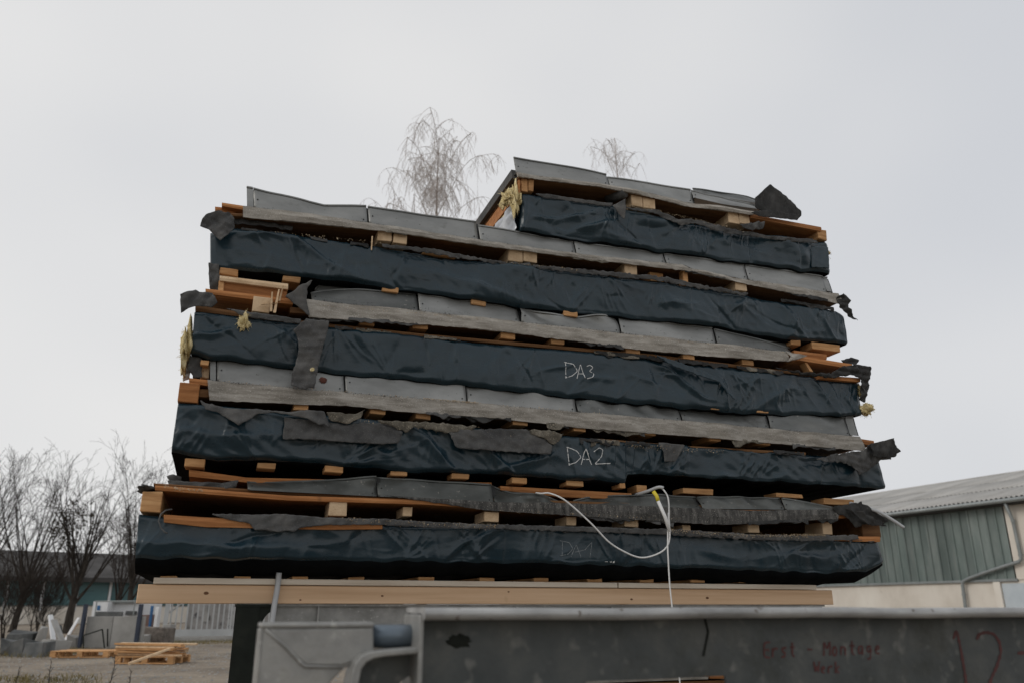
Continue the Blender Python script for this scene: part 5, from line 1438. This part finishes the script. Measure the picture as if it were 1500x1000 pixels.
def pallet(c, yaw, label, w=1.2, dp=.8, mat="wood"):
    t = thing("wooden_pallet", (0, 0, 0), label, "pallet", "pallets on the yard")
    for y in (0, dp / 2 - .05, dp - .1):
        for x in (0, w / 2 - .05, w - .12):
            MB().box((x - w / 2, y, .024), (x - w / 2 + .12, y + .1, .10)).build("block", M[mat], t)
        MB().box((-w / 2, y, 0), (w / 2, y + .1, .022)).build("runner", M[mat], t)
    for x in (0, w / 2 - .05, w - .12):
        MB().box((x - w / 2, 0, .101), (x - w / 2 + .12, dp, .12)).build("cross_board", M[mat], t)
    for k in range(5):
        y = k * (dp - .1) / 4
        bevel(MB().box((-w / 2, y, .121), (w / 2, y + .1, .143), .003).build("deck_board", M[mat], t), .002)
    t.location = (c[0], c[1], -.01); t.rotation_euler = (0, 0, yaw)
    return t
c = gp(115, 962); pallet(c, .02, "low empty wooden pallet left of the lumber pile", 1.3)
c = gp(210, 971); pallet(c, -.06, "wooden pallet carrying the loose lumber pile", 1.2)
r = np.random.default_rng(12)
LPG = "boards of the lumber pile"
labs = ["lowest front board of the lumber pile on the pallet", "lowest rear board of the lumber pile", "second-layer front board of the lumber pile", "second-layer rear board of the lumber pile", "middle front board of the lumber pile", "middle rear board of the lumber pile",
        "upper front board of the lumber pile", "upper rear board of the lumber pile", "topmost pale board of the lumber pile", "topmost rear board of the lumber pile"]
for i in range(10):
    lay = i // 2
    L = r.uniform(1.25, 1.55)
    o = MB().box((-L / 2, -.07, 0), (L / 2, .07, .038), .006).build("loose_board", M["wood" if i % 3 else "endgrain"], None, off=(0, 0, 0))
    o.location = (c[0] + r.normal(-.03, .05), c[1] + .18 + .32 * (i % 2) + r.normal(0, .03), .138 + lay * .048)
    o.rotation_euler = (r.normal(0, .01), r.normal(0, .012), r.normal(0, .06) - .06)
    props(bevel(o, .003), labs[i], "board", LPG)
p = gp(188, 974); q = wp(249, 950, c[1] - .1)
ax = np.array([q[0] - p[0], q[1] - p[1], q[2] - .02])
L = np.linalg.norm(ax)
o = MB().box((0, -.03, -.02), (L, .03, .02), .003).build("loose_board", M["endgrain"], None, off=(0, 0, 0))
o.location = (p[0], p[1], .03); o.rotation_euler = Vector(ax).to_track_quat('X', 'Z').to_euler()
props(o, "long board leaning diagonally against the front of the lumber pile", "board", LPG)

# ------------------------------------------------------------------ grass, weeds
r = np.random.default_rng(33); mb = MB()
def tuft(c, n, h, sp):
    for _ in range(n):
        b = np.array([c[0] + r.normal(0, sp), c[1] + r.normal(0, sp), -.02]); d = np.array([r.normal(0, .4), r.normal(0, .4), 1.0]) * h * r.uniform(.4, 1.2)
        s = np.array([r.normal(0, 1), r.normal(0, 1), 0]); s = s / np.linalg.norm(s) * .006
        m = b + d * .6; e = b + d + np.array([r.normal(0, .3) * h, r.normal(0, .3) * h, -.1 * h])
        mb.add([b - s, b + s, m + s * .6, m - s * .6, e], [(0, 1, 2, 3), (3, 2, 4)])
for k in range(230):
    c = gp(r.uniform(-120, 140), r.uniform(988, 1040)); tuft(c, 14, .10, .12)
for k in range(160):
    c = gp(r.uniform(236, 400), 938 + r.uniform(-1, 4)); tuft(c, 12, .10, .15)
for k in range(120):
    c = gp(r.uniform(-20, 120), r.uniform(946, 962)); tuft(c, 12, .14, .2)
gr = mb.build("dry_grass", M["grass"], None, off=(0, 0, 0)); props(gr, "sparse dry yellowish grass at the yard edges", "grass", None, "stuff")
# pebbles scattered on the yard
mb = MB()
for k in range(5200):
    D = 9 + 24 * r.random() ** 1.6; x = r.uniform(-.62, .0) * D; s = r.uniform(.008, .03)
    d = r.normal(0, 1, (5, 3)); d /= np.linalg.norm(d, axis=1)[:, None]
    d = np.array([[-1, -1, 0], [1, -.8, 0], [.2, 1, 0], [.1, .1, .8]]) * s * r.uniform(.6, 1.3, (4, 3))
    mb.add(d + np.array([x, D, -.008]), [(0, 1, 3), (1, 2, 3), (2, 0, 3)])
pe = mb.build("gravel", M["concrete"], None, off=(0, 0, 0)); props(pe, "loose stones and chips scattered over the yard", "gravel", None, "stuff")
for i, (x, yb, yt, lab) in enumerate([(160, 1004, 955, "thin bare weed stalk in front of the lumber pile"), (189, 1010, 978, "short bare weed stalk at the bottom edge"), (70, 1006, 965, "thin bare weed stalk in front of the empty pallet"), (22, 1008, 972, "bare weed stalk at the lower left corner")]):
    c = gp(x, yb); h = wp(x, yt, c[1])[2]
    t = thing("weed_stalk", (c[0], c[1], 0), lab, "weed", "bare weed stalks")
    T = Tree(500 + i); P, d = T.path((c[0], c[1], -.02), (r.normal(0, .05), 0, 1), h, 8, .06, .02)
    T.big.tube(P, [.008 * (1 - .7 * k / 8) for k in range(9)], 5)
    for k in range(2, 8):
        for _ in range(2):
            dd = np.array([r.normal(0, .7), r.normal(0, .7), .8]); Q, e = T.path(P[k], dd / np.linalg.norm(dd), h * r.uniform(.12, .3), 4, .12, .05)
            T.small.tube(Q, [.004, .0035, .003, .0025, .002], 3, cap=False)
    T.big.build("stem", M["twig"], t, smooth=True); T.small.build("twigs", M["twig"], t, smooth=True)
